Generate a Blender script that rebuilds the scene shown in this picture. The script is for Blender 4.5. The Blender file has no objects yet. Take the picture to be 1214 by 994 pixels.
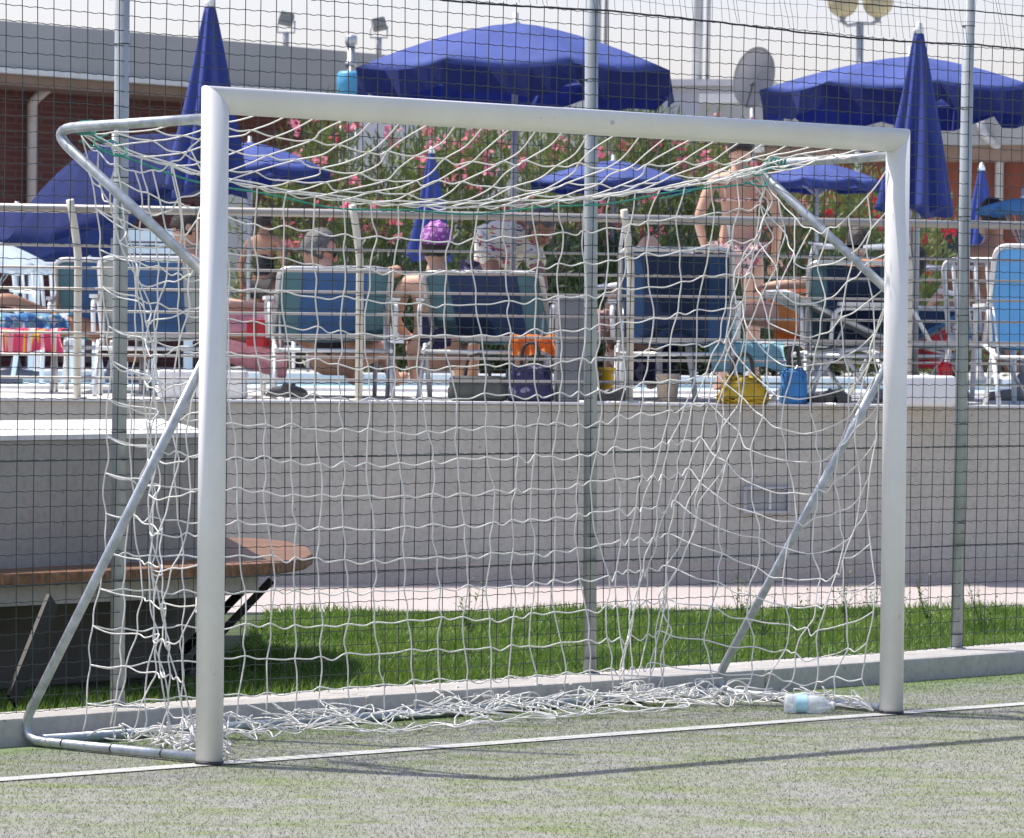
import bpy, bmesh, math, random
import numpy as np
from mathutils import Vector as V, Matrix, Euler
random.seed(7); rng = np.random.default_rng(7)
PI = math.pi
scene = bpy.context.scene
C = scene.collection
F = 4929.0; CX = 607.0; CY = 497.0; CAMZ = 1.30
PITCH = math.atan(88.0/F); ROLL = math.radians(0.60)
CR = Euler((PI/2-PITCH, 0, 0)).to_matrix() @ Matrix.Rotation(ROLL, 3, 'Z')

def P(px, py, Y):
    """world point seen at photo pixel (px,py) at distance Y"""
    d = CR @ V(((px-CX)/F, -(py-CY)/F, -1.0))
    t = Y/d.y
    return V((d.x*t, Y, CAMZ+d.z*t))
def PG(px, py, z):
    d = CR @ V(((px-CX)/F, -(py-CY)/F, -1.0))
    t = (z-CAMZ)/d.z
    return V((d.x*t, d.y*t, z))
def XD(px, Y, z=1.5):
    """world x of column px for a point at distance Y and height z"""
    a = P(px, 300, Y); b = P(px, 600, Y)
    k = (z-a.z)/(b.z-a.z)
    return a.x+(b.x-a.x)*k

# ------------------------------------------------------------------ camera
cam = bpy.data.cameras.new('camera'); co = bpy.data.objects.new('camera', cam); C.objects.link(co)
co.matrix_world = Matrix.Translation((0, 0, CAMZ)) @ CR.to_4x4()
cam.sensor_width = 36; cam.lens = F/1214*36; cam.clip_start = .1; cam.clip_end = 2000
cam.dof.use_dof = True; cam.dof.focus_distance = 14.0; cam.dof.aperture_fstop = 16
scene.camera = co

# ------------------------------------------------------------------ light
sund = V((-.94*math.cos(math.radians(64)), .34*math.cos(math.radians(64)), math.sin(math.radians(64)))).normalized()
sl = bpy.data.lights.new('sun', 'SUN'); so = bpy.data.objects.new('sun', sl); C.objects.link(so)
sl.energy = 3.7; sl.angle = math.radians(.8); sl.color = (1, .955, .88)
so.rotation_euler = sund.to_track_quat('Z', 'Y').to_euler()
w = bpy.data.worlds.new('World'); scene.world = w; w.use_nodes = True
nt = w.node_tree
sky = nt.nodes.new('ShaderNodeTexSky'); sky.sky_type = 'NISHITA'; sky.sun_disc = False
sky.sun_elevation = math.radians(64); sky.sun_rotation = math.atan2(sund.x, sund.y)
sky.air_density = 1.1; sky.dust_density = 2.2; sky.ozone_density = 2.0; sky.altitude = 0
# milky summer haze: the sky whitens towards the horizon
wtc = nt.nodes.new('ShaderNodeTexCoord'); wsep = nt.nodes.new('ShaderNodeSeparateXYZ'); nt.links.new(wtc.outputs['Generated'], wsep.inputs[0])
wa1 = nt.nodes.new('ShaderNodeMath'); wa1.operation = 'ABSOLUTE'; nt.links.new(wsep.outputs[2], wa1.inputs[0])
wa2 = nt.nodes.new('ShaderNodeMath'); wa2.operation = 'SUBTRACT'; wa2.inputs[0].default_value = 1; nt.links.new(wa1.outputs[0], wa2.inputs[1])
wa3 = nt.nodes.new('ShaderNodeMath'); wa3.operation = 'POWER'; wa3.inputs[1].default_value = 4; nt.links.new(wa2.outputs[0], wa3.inputs[0])
whz = nt.nodes.new('ShaderNodeMixRGB'); whz.blend_type = 'MULTIPLY'; whz.inputs[0].default_value = 1; whz.inputs[1].default_value = (.50, .22, .35, 1); nt.links.new(wa3.outputs[0], whz.inputs[2])
wad = nt.nodes.new('ShaderNodeMixRGB'); wad.blend_type = 'ADD'; wad.inputs[0].default_value = 1
wtn = nt.nodes.new('ShaderNodeMixRGB'); wtn.blend_type = 'MULTIPLY'; wtn.inputs[0].default_value = 1; wtn.inputs[2].default_value = (.92, .85, .89, 1); nt.links.new(sky.outputs[0], wtn.inputs[1]); nt.links.new(wtn.outputs[0], wad.inputs[1]); nt.links.new(whz.outputs[0], wad.inputs[2])
nt.links.new(wad.outputs[0], nt.nodes['Background'].inputs[0])
nt.nodes['Background'].inputs[1].default_value = .15
scene.view_settings.view_transform = 'Standard'; scene.view_settings.look = 'None'
scene.view_settings.exposure = .70; scene.view_settings.gamma = 1

# ------------------------------------------------------------------ materials
def new_mat(name):
    m = bpy.data.materials.new(name); m.use_nodes = True
    return m, m.node_tree, m.node_tree.nodes['Principled BSDF']
def mat(name, col, rough=.6, metal=0, var=.12, scale=6, bump=0, bscale=60, spec=.5, trans=0, detail=4, col2=None, sub=None):
    m, t, b = new_mat(name)
    tc = t.nodes.new('ShaderNodeTexCoord')
    n = t.nodes.new('ShaderNodeTexNoise'); n.inputs['Scale'].default_value = scale; n.inputs['Detail'].default_value = detail
    t.links.new(tc.outputs['Object'], n.inputs['Vector'])
    r = t.nodes.new('ShaderNodeValToRGB')
    c = V(col)
    lo = c*(1-var); hi = c*(1+var)
    if col2: lo = c; hi = V(col2)
    r.color_ramp.elements[0].position = .35; r.color_ramp.elements[1].position = .65
    r.color_ramp.elements[0].color = (*lo, 1); r.color_ramp.elements[1].color = (*[min(1, x) for x in hi], 1)
    t.links.new(n.outputs[0], r.inputs[0]); t.links.new(r.outputs[0], b.inputs['Base Color'])
    b.inputs['Roughness'].default_value = rough; b.inputs['Metallic'].default_value = metal
    b.inputs['Specular IOR Level'].default_value = spec
    if bump:
        n2 = t.nodes.new('ShaderNodeTexNoise'); n2.inputs['Scale'].default_value = bscale; n2.inputs['Detail'].default_value = 6
        t.links.new(tc.outputs['Object'], n2.inputs['Vector'])
        bp = t.nodes.new('ShaderNodeBump'); bp.inputs['Strength'].default_value = bump; bp.inputs['Distance'].default_value = .01
        t.links.new(n2.outputs[0], bp.inputs['Height']); t.links.new(bp.outputs[0], b.inputs['Normal'])
    if trans:
        tr = t.nodes.new('ShaderNodeBsdfTranslucent'); mx = t.nodes.new('ShaderNodeMixShader'); mx.inputs[0].default_value = trans
        t.links.new(r.outputs[0], tr.inputs[0]); t.links.new(b.outputs[0], mx.inputs[1]); t.links.new(tr.outputs[0], mx.inputs[2])
        t.links.new(mx.outputs[0], t.nodes['Material Output'].inputs[0])
    return m

M = {}
M['paint'] = mat('white_paint', (.80, .80, .79), .32, var=.03, scale=3, bump=.05, bscale=15)
def paint_mat():
    m, t, b = new_mat('scuffed_white_paint')
    tc = t.nodes.new('ShaderNodeTexCoord')
    def nz(s, d, sc=(1, 1, 1)):
        mp = t.nodes.new('ShaderNodeMapping'); mp.inputs['Scale'].default_value = sc; t.links.new(tc.outputs['Object'], mp.inputs[0])
        n = t.nodes.new('ShaderNodeTexNoise'); n.inputs['Scale'].default_value = s; n.inputs['Detail'].default_value = d; n.inputs['Roughness'].default_value = .7; t.links.new(mp.outputs[0], n.inputs['Vector']); return n
    def rp(n, p0, c0, p1, c1):
        r = t.nodes.new('ShaderNodeValToRGB'); r.color_ramp.elements[0].position = p0; r.color_ramp.elements[0].color = (*c0, 1); r.color_ramp.elements[1].position = p1; r.color_ramp.elements[1].color = (*c1, 1); t.links.new(n.outputs[0], r.inputs[0]); return r
    a = rp(nz(2.5, 8), .35, (.74, .735, .72), .65, (.82, .82, .81)); s1 = rp(nz(14, 6, (1, 1, .35)), .70, (1, 1, 1), .78, (.72, .71, .68)); s2 = rp(nz(55, 3), .70, (1, 1, 1), .76, (.55, .54, .5))
    prev = a
    for q in (s1, s2):
        x = t.nodes.new('ShaderNodeMixRGB'); x.blend_type = 'MULTIPLY'; x.inputs[0].default_value = 1; t.links.new(prev.outputs[0], x.inputs[1]); t.links.new(q.outputs[0], x.inputs[2]); prev = x
    t.links.new(prev.outputs[0], b.inputs['Base Color']); b.inputs['Roughness'].default_value = .38
    return m
M['paint'] = paint_mat()
M['galv'] = mat('galvanised_steel', (.42, .45, .47), .42, metal=.6, var=.18, scale=25, bump=.08, bscale=120)
M['galv_blue'] = mat('grey_painted_tube', (.26, .31, .36), .42, metal=.35, var=.15, scale=14)
M['post_grey'] = mat('fence_post_metal', (.36, .39, .40), .45, metal=.25, var=.10, scale=9, bump=.05, bscale=40)
M['wire'] = mat('dark_wire_coating', (.022, .035, .035), .5, var=.15, scale=30)
M['netcord'] = mat('white_net_cord', (.82, .81, .77), .7, var=.05, scale=40, trans=.15)
M['green_rope'] = mat('green_rope', (.02, .24, .18), .55, var=.2, scale=60)
M['black_rope'] = mat('black_rope', (.02, .022, .03), .7, var=.2, scale=60)
M['alu'] = mat('lounger_aluminium', (.62, .63, .62), .35, metal=.45, var=.06)
M['white_plastic'] = mat('white_plastic', (.78, .78, .77), .35, var=.03)
M['grey_plastic'] = mat('grey_plastic', (.20, .205, .215), .5, var=.06)
M['dk_plastic'] = mat('dark_plastic', (.03, .03, .033), .5, var=.1)
M['blue_closed'] = mat('royal_blue_furled_and_shaded_canopy', (.035, .058, .26), .75, var=.12, scale=3, trans=.10, bump=.15, bscale=400)
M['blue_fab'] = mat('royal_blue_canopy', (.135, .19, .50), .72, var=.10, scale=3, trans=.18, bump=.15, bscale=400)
M['navy_fab'] = mat('navy_canopy', (.022, .038, .17), .85, var=.15, scale=4, trans=.06)
M['bed_bright'] = mat('bright_blue_mesh_fabric', (.05, .16, .46), .75, var=.1, scale=5, trans=.3)
M['bed_blue'] = mat('blue_mesh_fabric', (.05, .11, .235), .75, var=.10, scale=5, trans=.30)
M['bed_teal'] = mat('teal_mesh_fabric', (.085, .165, .20), .75, var=.10, scale=5, trans=.30)
M['bed_navy'] = mat('navy_mesh_fabric', (.032, .055, .125), .75, var=.10, scale=5, trans=.25)
M['bed_light'] = mat('light_blue_mesh_fabric', (.16, .38, .62), .75, var=.06, scale=5, trans=.30)
M['bed_grey'] = mat('grey_mesh_fabric', (.30, .33, .33), .75, var=.06, scale=5, trans=.25)
M['towel_blue'] = mat('pale_blue_towel', (.36, .62, .72), .9, var=.1, scale=14, bump=.5, bscale=90)
M['skin'] = mat('skin', (.56, .30, .20), .55, var=.05, scale=8)
M['skin_tan'] = mat('tanned_skin', (.38, .20, .125), .5, var=.06, scale=8)
M['skin_pink'] = mat('pink_skin', (.56, .33, .225), .55, var=.05, scale=8)
M['hair_grey'] = mat('grey_hair', (.13, .125, .12), .7, var=.3, scale=50, bump=.6, bscale=80)
M['hair_dark'] = mat('dark_hair', (.03, .02, .015), .6, var=.3, scale=50, bump=.6, bscale=80)
M['pink'] = mat('pink_cotton', (.86, .42, .48), .85, var=.12, scale=20, trans=.15)
M['orange'] = mat('orange_cotton', (.92, .36, .10), .8, var=.15, scale=9, trans=.35)
M['red'] = mat('red_cloth', (.55, .03, .04), .7, var=.15, scale=9)
M['black_cloth'] = mat('black_cloth', (.02, .018, .02), .8, var=.2)
M['yellow'] = mat('yellow_plastic', (.80, .50, .03), .5, var=.08)
M['yellow_bag'] = mat('mustard_bag_cloth', (.50, .33, .02), .75, var=.14, scale=8)
M['orange_plastic'] = mat('orange_plastic', (.80, .30, .03), .5, var=.08)
M['blue_bag'] = mat('blue_bag_cloth', (.05, .22, .50), .7, var=.12)
M['dish'] = mat('dish_grey', (.40, .40, .42), .55, var=.05)
M['globe'] = mat('globe_glass', (.55, .49, .32), .35, var=.04, trans=.3)
M['mast'] = mat('galvanised_mast', (.42, .43, .44), .5, metal=.2, var=.08)
M['glass_dk'] = mat('lamp_glass', (.12, .13, .12), .15, var=.1)
M['tank'] = mat('blue_tank_plastic', (.08, .34, .55), .45, var=.06)
M['steel'] = mat('flue_steel', (.5, .5, .5), .35, metal=.7, var=.1)
M['fascia'] = mat('grey_fascia', (.33, .33, .32), .7, var=.06, scale=.8, bump=.1, bscale=12)
M['fascia_light'] = mat('pale_trim', (.62, .62, .60), .6, var=.05)
M['soffit'] = mat('brown_soffit', (.22, .15, .11), .7, var=.1)
M['pale_wall'] = mat('pale_render', (.52, .53, .55), .8, var=.05, scale=1, bump=.1, bscale=20)
M['pipe'] = mat('downpipe', (.48, .42, .38), .5, var=.08)
M['window'] = mat('window_glass', (.03, .04, .05), .12, var=.1)
M['iron'] = mat('black_iron', (.012, .012, .012), .6, var=.2)
M['pipe_cream'] = mat('cream_rail_post', (.66, .62, .52), .45, var=.05)
M['rail'] = mat('rail_steel', (.36, .34, .31), .36, metal=.45, var=.08)
M['leaf'] = mat('oleander_leaf', (.09, .14, .035), .5, var=.1, scale=1.5, trans=.3, col2=(.21, .26, .08))
M['leaf_dk'] = mat('dark_leaf', (.030, .055, .018), .55, var=.1, scale=1.5, trans=.15, col2=(.06, .10, .03))
M['bark'] = mat('bark', (.10, .07, .05), .85, var=.25, scale=10)
M['flower'] = mat('pink_petal', (.78, .16, .26), .7, var=.1, scale=3, trans=.3, col2=(.85, .34, .42))
M['flower_red'] = mat('red_petal', (.62, .03, .06), .7, var=.1, scale=3, trans=.3)
M['grassblade'] = mat('grass_blade', (.10, .19, .028), .6, var=.1, scale=2.2, trans=.38, col2=(.19, .29, .05))
M['weed'] = mat('weed_leaf', (.10, .17, .03), .6, var=.2, scale=30, trans=.3)
M['sign_red'] = mat('sign_red', (.65, .03, .03), .4, var=.03)
M['umb_white'] = mat('white_canopy', (.72, .76, .80), .8, var=.05, trans=.3)

def brick_mat():
    m, t, b = new_mat('dark_red_brick')
    tc = t.nodes.new('ShaderNodeTexCoord'); mp = t.nodes.new('ShaderNodeMapping')
    mp.inputs['Rotation'].default_value = (PI/2, 0, 0)
    br = t.nodes.new('ShaderNodeTexBrick'); br.inputs['Scale'].default_value = 1
    br.inputs['Brick Width'].default_value = .25; br.inputs['Row Height'].default_value = .075; br.inputs['Mortar Size'].default_value = .008
    br.inputs['Color1'].default_value = (.115, .034, .026, 1); br.inputs['Color2'].default_value = (.085, .027, .022, 1); br.inputs['Mortar'].default_value = (.12, .07, .06, 1)
    t.links.new(tc.outputs['Object'], mp.inputs[0]); t.links.new(mp.outputs[0], br.inputs[0])
    t.links.new(br.outputs[0], b.inputs['Base Color']); b.inputs['Roughness'].default_value = .85
    return m
M['brick'] = brick_mat()

def turf_mat():
    m, t, b = new_mat('sandy_artificial_turf')
    tc = t.nodes.new('ShaderNodeTexCoord')
    def noise(s, d, vec=None, rough=.6):
        n = t.nodes.new('ShaderNodeTexNoise'); n.inputs['Scale'].default_value = s; n.inputs['Detail'].default_value = d
        n.inputs['Roughness'].default_value = rough
        t.links.new(vec or tc.outputs['Object'], n.inputs['Vector']); return n
    def ramp(n, p0, c0, p1, c1):
        r = t.nodes.new('ShaderNodeValToRGB')
        r.color_ramp.elements[0].position = p0; r.color_ramp.elements[0].color = (*c0, 1)
        r.color_ramp.elements[1].position = p1; r.color_ramp.elements[1].color = (*c1, 1)
        t.links.new(n.outputs[0], r.inputs[0]); return r
    def mix(f, a, bb, mode='MIX'):
        x = t.nodes.new('ShaderNodeMixRGB'); x.blend_type = mode
        if isinstance(f, float): x.inputs[0].default_value = f
        else: t.links.new(f, x.inputs[0])
        t.links.new(a, x.inputs[1]); t.links.new(bb, x.inputs[2]); return x
    mp = t.nodes.new('ShaderNodeMapping'); mp.inputs['Rotation'].default_value = (0, 0, math.radians(-10)); mp.inputs['Scale'].default_value = (1, 2.2, 1)
    t.links.new(tc.outputs['Object'], mp.inputs[0])
    patches = ramp(noise(2.6, 10, mp.outputs[0], .78), .40, (1, 1, 1), .56, (.08, .08, .08))
    fine = ramp(noise(150, 3), .35, (.22, .22, .205), .65, (.345, .34, .315))
    green = ramp(noise(120, 3), .35, (.15, .185, .085), .7, (.25, .285, .15))
    x = mix(patches.outputs[0], fine.outputs[0], green.outputs[0])
    # greener along the kerb, where fewer feet pass
    sep = t.nodes.new('ShaderNodeSeparateXYZ'); t.links.new(tc.outputs['Object'], sep.inputs[0])
    mm = t.nodes.new('ShaderNodeMath'); mm.operation = 'MULTIPLY'; mm.inputs[1].default_value = -.92
    t.links.new(sep.outputs[0], mm.inputs[0])
    ad = t.nodes.new('ShaderNodeMath'); ad.operation = 'ADD'; t.links.new(mm.outputs[0], ad.inputs[0]); t.links.new(sep.outputs[1], ad.inputs[1])
    mr = t.nodes.new('ShaderNodeMapRange'); mr.inputs[1].default_value = 14.15; mr.inputs[2].default_value = 14.75; mr.inputs[3].default_value = 0; mr.inputs[4].default_value = .8
    t.links.new(ad.outputs[0], mr.inputs[0])
    g2 = ramp(noise(90, 4), .35, (.10, .18, .05), .7, (.21, .29, .11))
    x2 = mix(mr.outputs[0], x.outputs[0], g2.outputs[0])
    sp = ramp(noise(420, 2), .66, (0, 0, 0), .74, (.30, .30, .30))
    x3 = mix(1.0, x2.outputs[0], sp.outputs[0], 'ADD')
    t.links.new(x3.outputs[0], b.inputs['Base Color']); b.inputs['Roughness'].default_value = .9; b.inputs['Specular IOR Level'].default_value = .2
    bp = t.nodes.new('ShaderNodeBump'); bp.inputs['Strength'].default_value = .5; bp.inputs['Distance'].default_value = .010
    n = noise(110, 5, None, .7); t.links.new(n.outputs[0], bp.inputs['Height']); t.links.new(bp.outputs[0], b.inputs['Normal'])
    return m
M['turf'] = turf_mat()
def line_mat():
    m, t, b = new_mat('worn_white_line')
    tc = t.nodes.new('ShaderNodeTexCoord')
    n = t.nodes.new('ShaderNodeTexNoise'); n.inputs['Scale'].default_value = 130; n.inputs['Detail'].default_value = 5
    t.links.new(tc.outputs['Object'], n.inputs[0])
    r = t.nodes.new('ShaderNodeValToRGB'); r.color_ramp.elements[0].position = .3; r.color_ramp.elements[0].color = (.30, .31, .27, 1)
    r.color_ramp.elements[1].position = .66; r.color_ramp.elements[1].color = (.58, .58, .55, 1)
    t.links.new(n.outputs[0], r.inputs[0]); t.links.new(r.outputs[0], b.inputs['Base Color']); b.inputs['Roughness'].default_value = .9
    return m
M['line'] = line_mat()
def concrete(name, c, var, stain, scale=1.2):
    m, t, b = new_mat(name)
    tc = t.nodes.new('ShaderNodeTexCoord')
    n1 = t.nodes.new('ShaderNodeTexNoise'); n1.inputs['Scale'].default_value = scale; n1.inputs['Detail'].default_value = 8; n1.inputs['Roughness'].default_value = .65
    n2 = t.nodes.new('ShaderNodeTexNoise'); n2.inputs['Scale'].default_value = 40; n2.inputs['Detail'].default_value = 4
    vo = t.nodes.new('ShaderNodeTexVoronoi'); vo.inputs['Scale'].default_value = 9; vo.inputs['Randomness'].default_value = 1
    for k in (n1, n2, vo): t.links.new(tc.outputs['Object'], k.inputs['Vector'])
    r = t.nodes.new('ShaderNodeValToRGB'); r.color_ramp.elements[0].position = .3; r.color_ramp.elements[1].position = .72
    r.color_ramp.elements[0].color = (*[x*(1-var) for x in c], 1); r.color_ramp.elements[1].color = (*[x*(1+var) for x in c], 1)
    # runs and stains down the face
    mpz = t.nodes.new('ShaderNodeMapping'); mpz.inputs['Scale'].default_value = (3.2, 3.2, .35); t.links.new(tc.outputs['Object'], mpz.inputs[0])
    n3 = t.nodes.new('ShaderNodeTexNoise'); n3.inputs['Scale'].default_value = 1.3; n3.inputs['Detail'].default_value = 7; n3.inputs['Roughness'].default_value = .7; t.links.new(mpz.outputs[0], n3.inputs['Vector'])
    mxn = t.nodes.new('ShaderNodeMath'); mxn.operation = 'ADD'; t.links.new(n1.outputs[0], mxn.inputs[0]); t.links.new(n3.outputs[0], mxn.inputs[1])
    hf = t.nodes.new('ShaderNodeMath'); hf.operation = 'MULTIPLY'; hf.inputs[1].default_value = .5; t.links.new(mxn.outputs[0], hf.inputs[0])
    t.links.new(hf.outputs[0], r.inputs[0])
    r2 = t.nodes.new('ShaderNodeValToRGB'); r2.color_ramp.elements[0].position = .3; r2.color_ramp.elements[0].color = (.84, .84, .84, 1); r2.color_ramp.elements[1].position = .55
    t.links.new(n2.outputs[0], r2.inputs[0])
    r3 = t.nodes.new('ShaderNodeValToRGB'); r3.color_ramp.elements[0].position = .03; r3.color_ramp.elements[0].color = (1-stain, 1-stain, 1-stain, 1); r3.color_ramp.elements[1].position = .07
    t.links.new(vo.outputs['Distance'], r3.inputs[0])
    x = t.nodes.new('ShaderNodeMixRGB'); x.blend_type = 'MULTIPLY'; x.inputs[0].default_value = 1
    y = t.nodes.new('ShaderNodeMixRGB'); y.blend_type = 'MULTIPLY'; y.inputs[0].default_value = 1
    t.links.new(r.outputs[0], x.inputs[1]); t.links.new(r2.outputs[0], x.inputs[2]); t.links.new(x.outputs[0], y.inputs[1]); t.links.new(r3.outputs[0], y.inputs[2])
    t.links.new(y.outputs[0], b.inputs['Base Color']); b.inputs['Roughness'].default_value = .85
    bp = t.nodes.new('ShaderNodeBump'); bp.inputs['Strength'].default_value = .25; bp.inputs['Distance'].default_value = .004
    t.links.new(n2.outputs[0], bp.inputs['Height']); t.links.new(bp.outputs[0], b.inputs['Normal'])
    return m
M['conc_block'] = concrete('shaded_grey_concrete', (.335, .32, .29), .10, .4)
M['conc'] = concrete('grey_concrete', (.50, .475, .405), .14, .45)
M['conc_base'] = concrete('pinkish_concrete', (.53, .46, .385), .10, .3)
M['conc_kerb'] = concrete('kerb_concrete', (.42, .405, .375), .18, .4, 3)
M['conc_cap'] = concrete('pale_cap_concrete', (.66, .66, .65), .06, .2, 3)
M['pave'] = concrete('pale_pink_paving', (.42, .372, .35), .06, .15, 2)
M['deck'] = concrete('pale_pool_deck', (.62, .61, .58), .06, .1, 2)
M['soil'] = mat('grass_soil', (.045, .07, .02), .95, var=.3, scale=14)

def wood_mat():
    m, t, b = new_mat('reddish_wood')
    tc = t.nodes.new('ShaderNodeTexCoord'); mp = t.nodes.new('ShaderNodeMapping'); mp.inputs['Rotation'].default_value = (0, 0, math.radians(-48)); mp.inputs['Scale'].default_value = (1.2, 22, 10)
    n = t.nodes.new('ShaderNodeTexNoise'); n.inputs['Scale'].default_value = 3; n.inputs['Detail'].default_value = 6
    t.links.new(tc.outputs['Object'], mp.inputs[0]); t.links.new(mp.outputs[0], n.inputs[0])
    r = t.nodes.new('ShaderNodeValToRGB'); r.color_ramp.elements[0].position = .3; r.color_ramp.elements[1].position = .7
    r.color_ramp.elements[0].color = (.085, .040, .018, 1); r.color_ramp.elements[1].color = (.27, .135, .062, 1)
    t.links.new(n.outputs[0], r.inputs[0]); t.links.new(r.outputs[0], b.inputs['Base Color']); b.inputs['Roughness'].default_value = .6
    return m
M['wood'] = wood_mat()
def water_mat():
    m, t, b = new_mat('pool_water')
    tc = t.nodes.new('ShaderNodeTexCoord')
    n = t.nodes.new('ShaderNodeTexNoise'); n.inputs['Scale'].default_value = 1.6; n.inputs['Detail'].default_value = 5
    mp = t.nodes.new('ShaderNodeMapping'); mp.inputs['Scale'].default_value = (1, .35, 1)
    t.links.new(tc.outputs['Object'], mp.inputs[0]); t.links.new(mp.outputs[0], n.inputs[0])
    r = t.nodes.new('ShaderNodeValToRGB'); r.color_ramp.elements[0].position = .35; r.color_ramp.elements[1].position = .65
    r.color_ramp.elements[0].color = (.30, .54, .66, 1); r.color_ramp.elements[1].color = (.62, .74, .78, 1)
    t.links.new(n.outputs[0], r.inputs[0]); t.links.new(r.outputs[0], b.inputs['Base Color'])
    b.inputs['Roughness'].default_value = .35; b.inputs['Specular IOR Level'].default_value = .25
    bp = t.nodes.new('ShaderNodeBump'); bp.inputs['Strength'].default_value = 1; bp.inputs['Distance'].default_value = .15
    t.links.new(n.outputs[0], bp.inputs['Height']); t.links.new(bp.outputs[0], b.inputs['Normal'])
    return m
M['water'] = water_mat()
def pattern_mat(name, base, cols, scale, thr=.5, stretch=(1, 1, 1)):
    """printed cloth: irregular coloured shapes on a ground colour"""
    m, t, b = new_mat(name)
    tc = t.nodes.new('ShaderNodeTexCoord'); prev = None
    mp = t.nodes.new('ShaderNodeMapping'); mp.inputs['Scale'].default_value = stretch
    t.links.new(tc.outputs['Object'], mp.inputs[0])
    for k, c in enumerate(cols):
        n = t.nodes.new('ShaderNodeTexNoise'); n.noise_dimensions = '4D'; n.inputs['W'].default_value = 3.7*k+1; n.inputs['Scale'].default_value = scale*(1+.2*k); n.inputs['Detail'].default_value = 1
        t.links.new(mp.outputs[0], n.inputs['Vector'])
        r = t.nodes.new('ShaderNodeValToRGB'); r.color_ramp.interpolation = 'CONSTANT'; r.color_ramp.elements[0].color = (0, 0, 0, 1); r.color_ramp.elements[1].position = thr+.05; r.color_ramp.elements[1].color = (1, 1, 1, 1)
        t.links.new(n.outputs[0], r.inputs[0])
        x = t.nodes.new('ShaderNodeMixRGB')
        t.links.new(r.outputs[0], x.inputs[0])
        if prev is None: x.inputs[1].default_value = (*base, 1)
        else: t.links.new(prev, x.inputs[1])
        x.inputs[2].default_value = (*c, 1); prev = x.outputs[0]
    t.links.new(prev, b.inputs['Base Color']); b.inputs['Roughness'].default_value = .85
    return m
M['shirt'] = pattern_mat('patterned_shirt_cloth', (.76, .74, .62), [(.66, .62, .22), (.06, .08, .20), (.55, .12, .14)], 22, .57, (.5, 1, 1.6))
M['purple'] = pattern_mat('purple_flowered_cap', (.25, .06, .28), [(.50, .28, .52)], 38, .50)
M['floral'] = pattern_mat('floral_bikini_cloth', (.60, .42, .38), [(.40, .08, .12), (.15, .10, .12)], 26, .54)
M['navybag'] = pattern_mat('dark_patterned_bag', (.035, .03, .09), [(.22, .20, .30)], 12, .55)
M['greybag'] = mat('charcoal_bag_cloth', (.075, .078, .075), .85, var=.15, scale=12)
M['stripes'] = pattern_mat('striped_towel', (.72, .10, .22), [(.82, .58, .08), (.75, .45, .50), (.80, .75, .7)], 8, .52, (3.0, .2, .2))
M['bluetowel'] = pattern_mat('blue_white_towel', (.10, .32, .62), [(.65, .72, .80), (.25, .5, .55)], 15, .5)
M['pinktowel'] = pattern_mat('pale_pink_printed_towel', (.62, .42, .40), [(.42, .20, .22)], 14, .62)

def clear_mat():
    m, t, b = new_mat('clear_plastic')
    b.inputs['Base Color'].default_value = (.90, .94, .96, 1); b.inputs['Roughness'].default_value = .15
    b.inputs['Transmission Weight'].default_value = .5; b.inputs['IOR'].default_value = 1.2
    return m
M['clear'] = clear_mat()

# ------------------------------------------------------------------ helpers
def link_mesh(name, bm, m, parent=None, smooth=False):
    me = bpy.data.meshes.new(name)
    bm.normal_update(); bm.to_mesh(me); bm.free()
    if smooth:
        me.polygons.foreach_set('use_smooth', [True]*len(me.polygons))
    return link_me(name, me, m, parent)
def link_me(name, me, m, parent=None):
    for k in (m if isinstance(m, (list, tuple)) else [m]): me.materials.append(k)
    o = bpy.data.objects.new(name, me); C.objects.link(o)
    if parent: o.parent = parent
    return o
def tag(o, label=None, cat=None, group=None, kind=None):
    if label: o['label'] = label
    if cat: o['category'] = cat
    if group: o['group'] = group
    if kind: o['kind'] = kind
    return o
def empty(name, loc=(0, 0, 0), rz=0, label=None, cat=None, group=None):
    o = bpy.data.objects.new(name, None); C.objects.link(o); o.location = loc; o.rotation_euler = (0, 0, rz); o.empty_display_size = .1
    return tag(o, label, cat, group)
def copy_tree(o, parent=None):
    c = o.copy(); C.objects.link(c); c.parent = parent
    for ch in list(o.children): copy_tree(ch, c)
    return c
def box(bm, c, s, rot=None, mi=0):
    vs = []
    for dx in (-.5, .5):
        for dy in (-.5, .5):
            for dz in (-.5, .5):
                v = V((dx*s[0], dy*s[1], dz*s[2]))
                if rot is not None: v = rot @ v
                vs.append(bm.verts.new(V(c)+v))
    for f in ((0, 1, 3, 2), (4, 6, 7, 5), (0, 4, 5, 1), (2, 3, 7, 6), (0, 2, 6, 4), (1, 5, 7, 3)):
        fa = bm.faces.new([vs[i] for i in f]); fa.material_index = mi
def bevel(bm, w, seg=2):
    bmesh.ops.recalc_face_normals(bm, faces=bm.faces)
    bmesh.ops.bevel(bm, geom=[e for e in bm.edges if e.is_manifold and e.calc_face_angle(0) > .5], offset=w, segments=seg, profile=.5, affect='EDGES')
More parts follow.
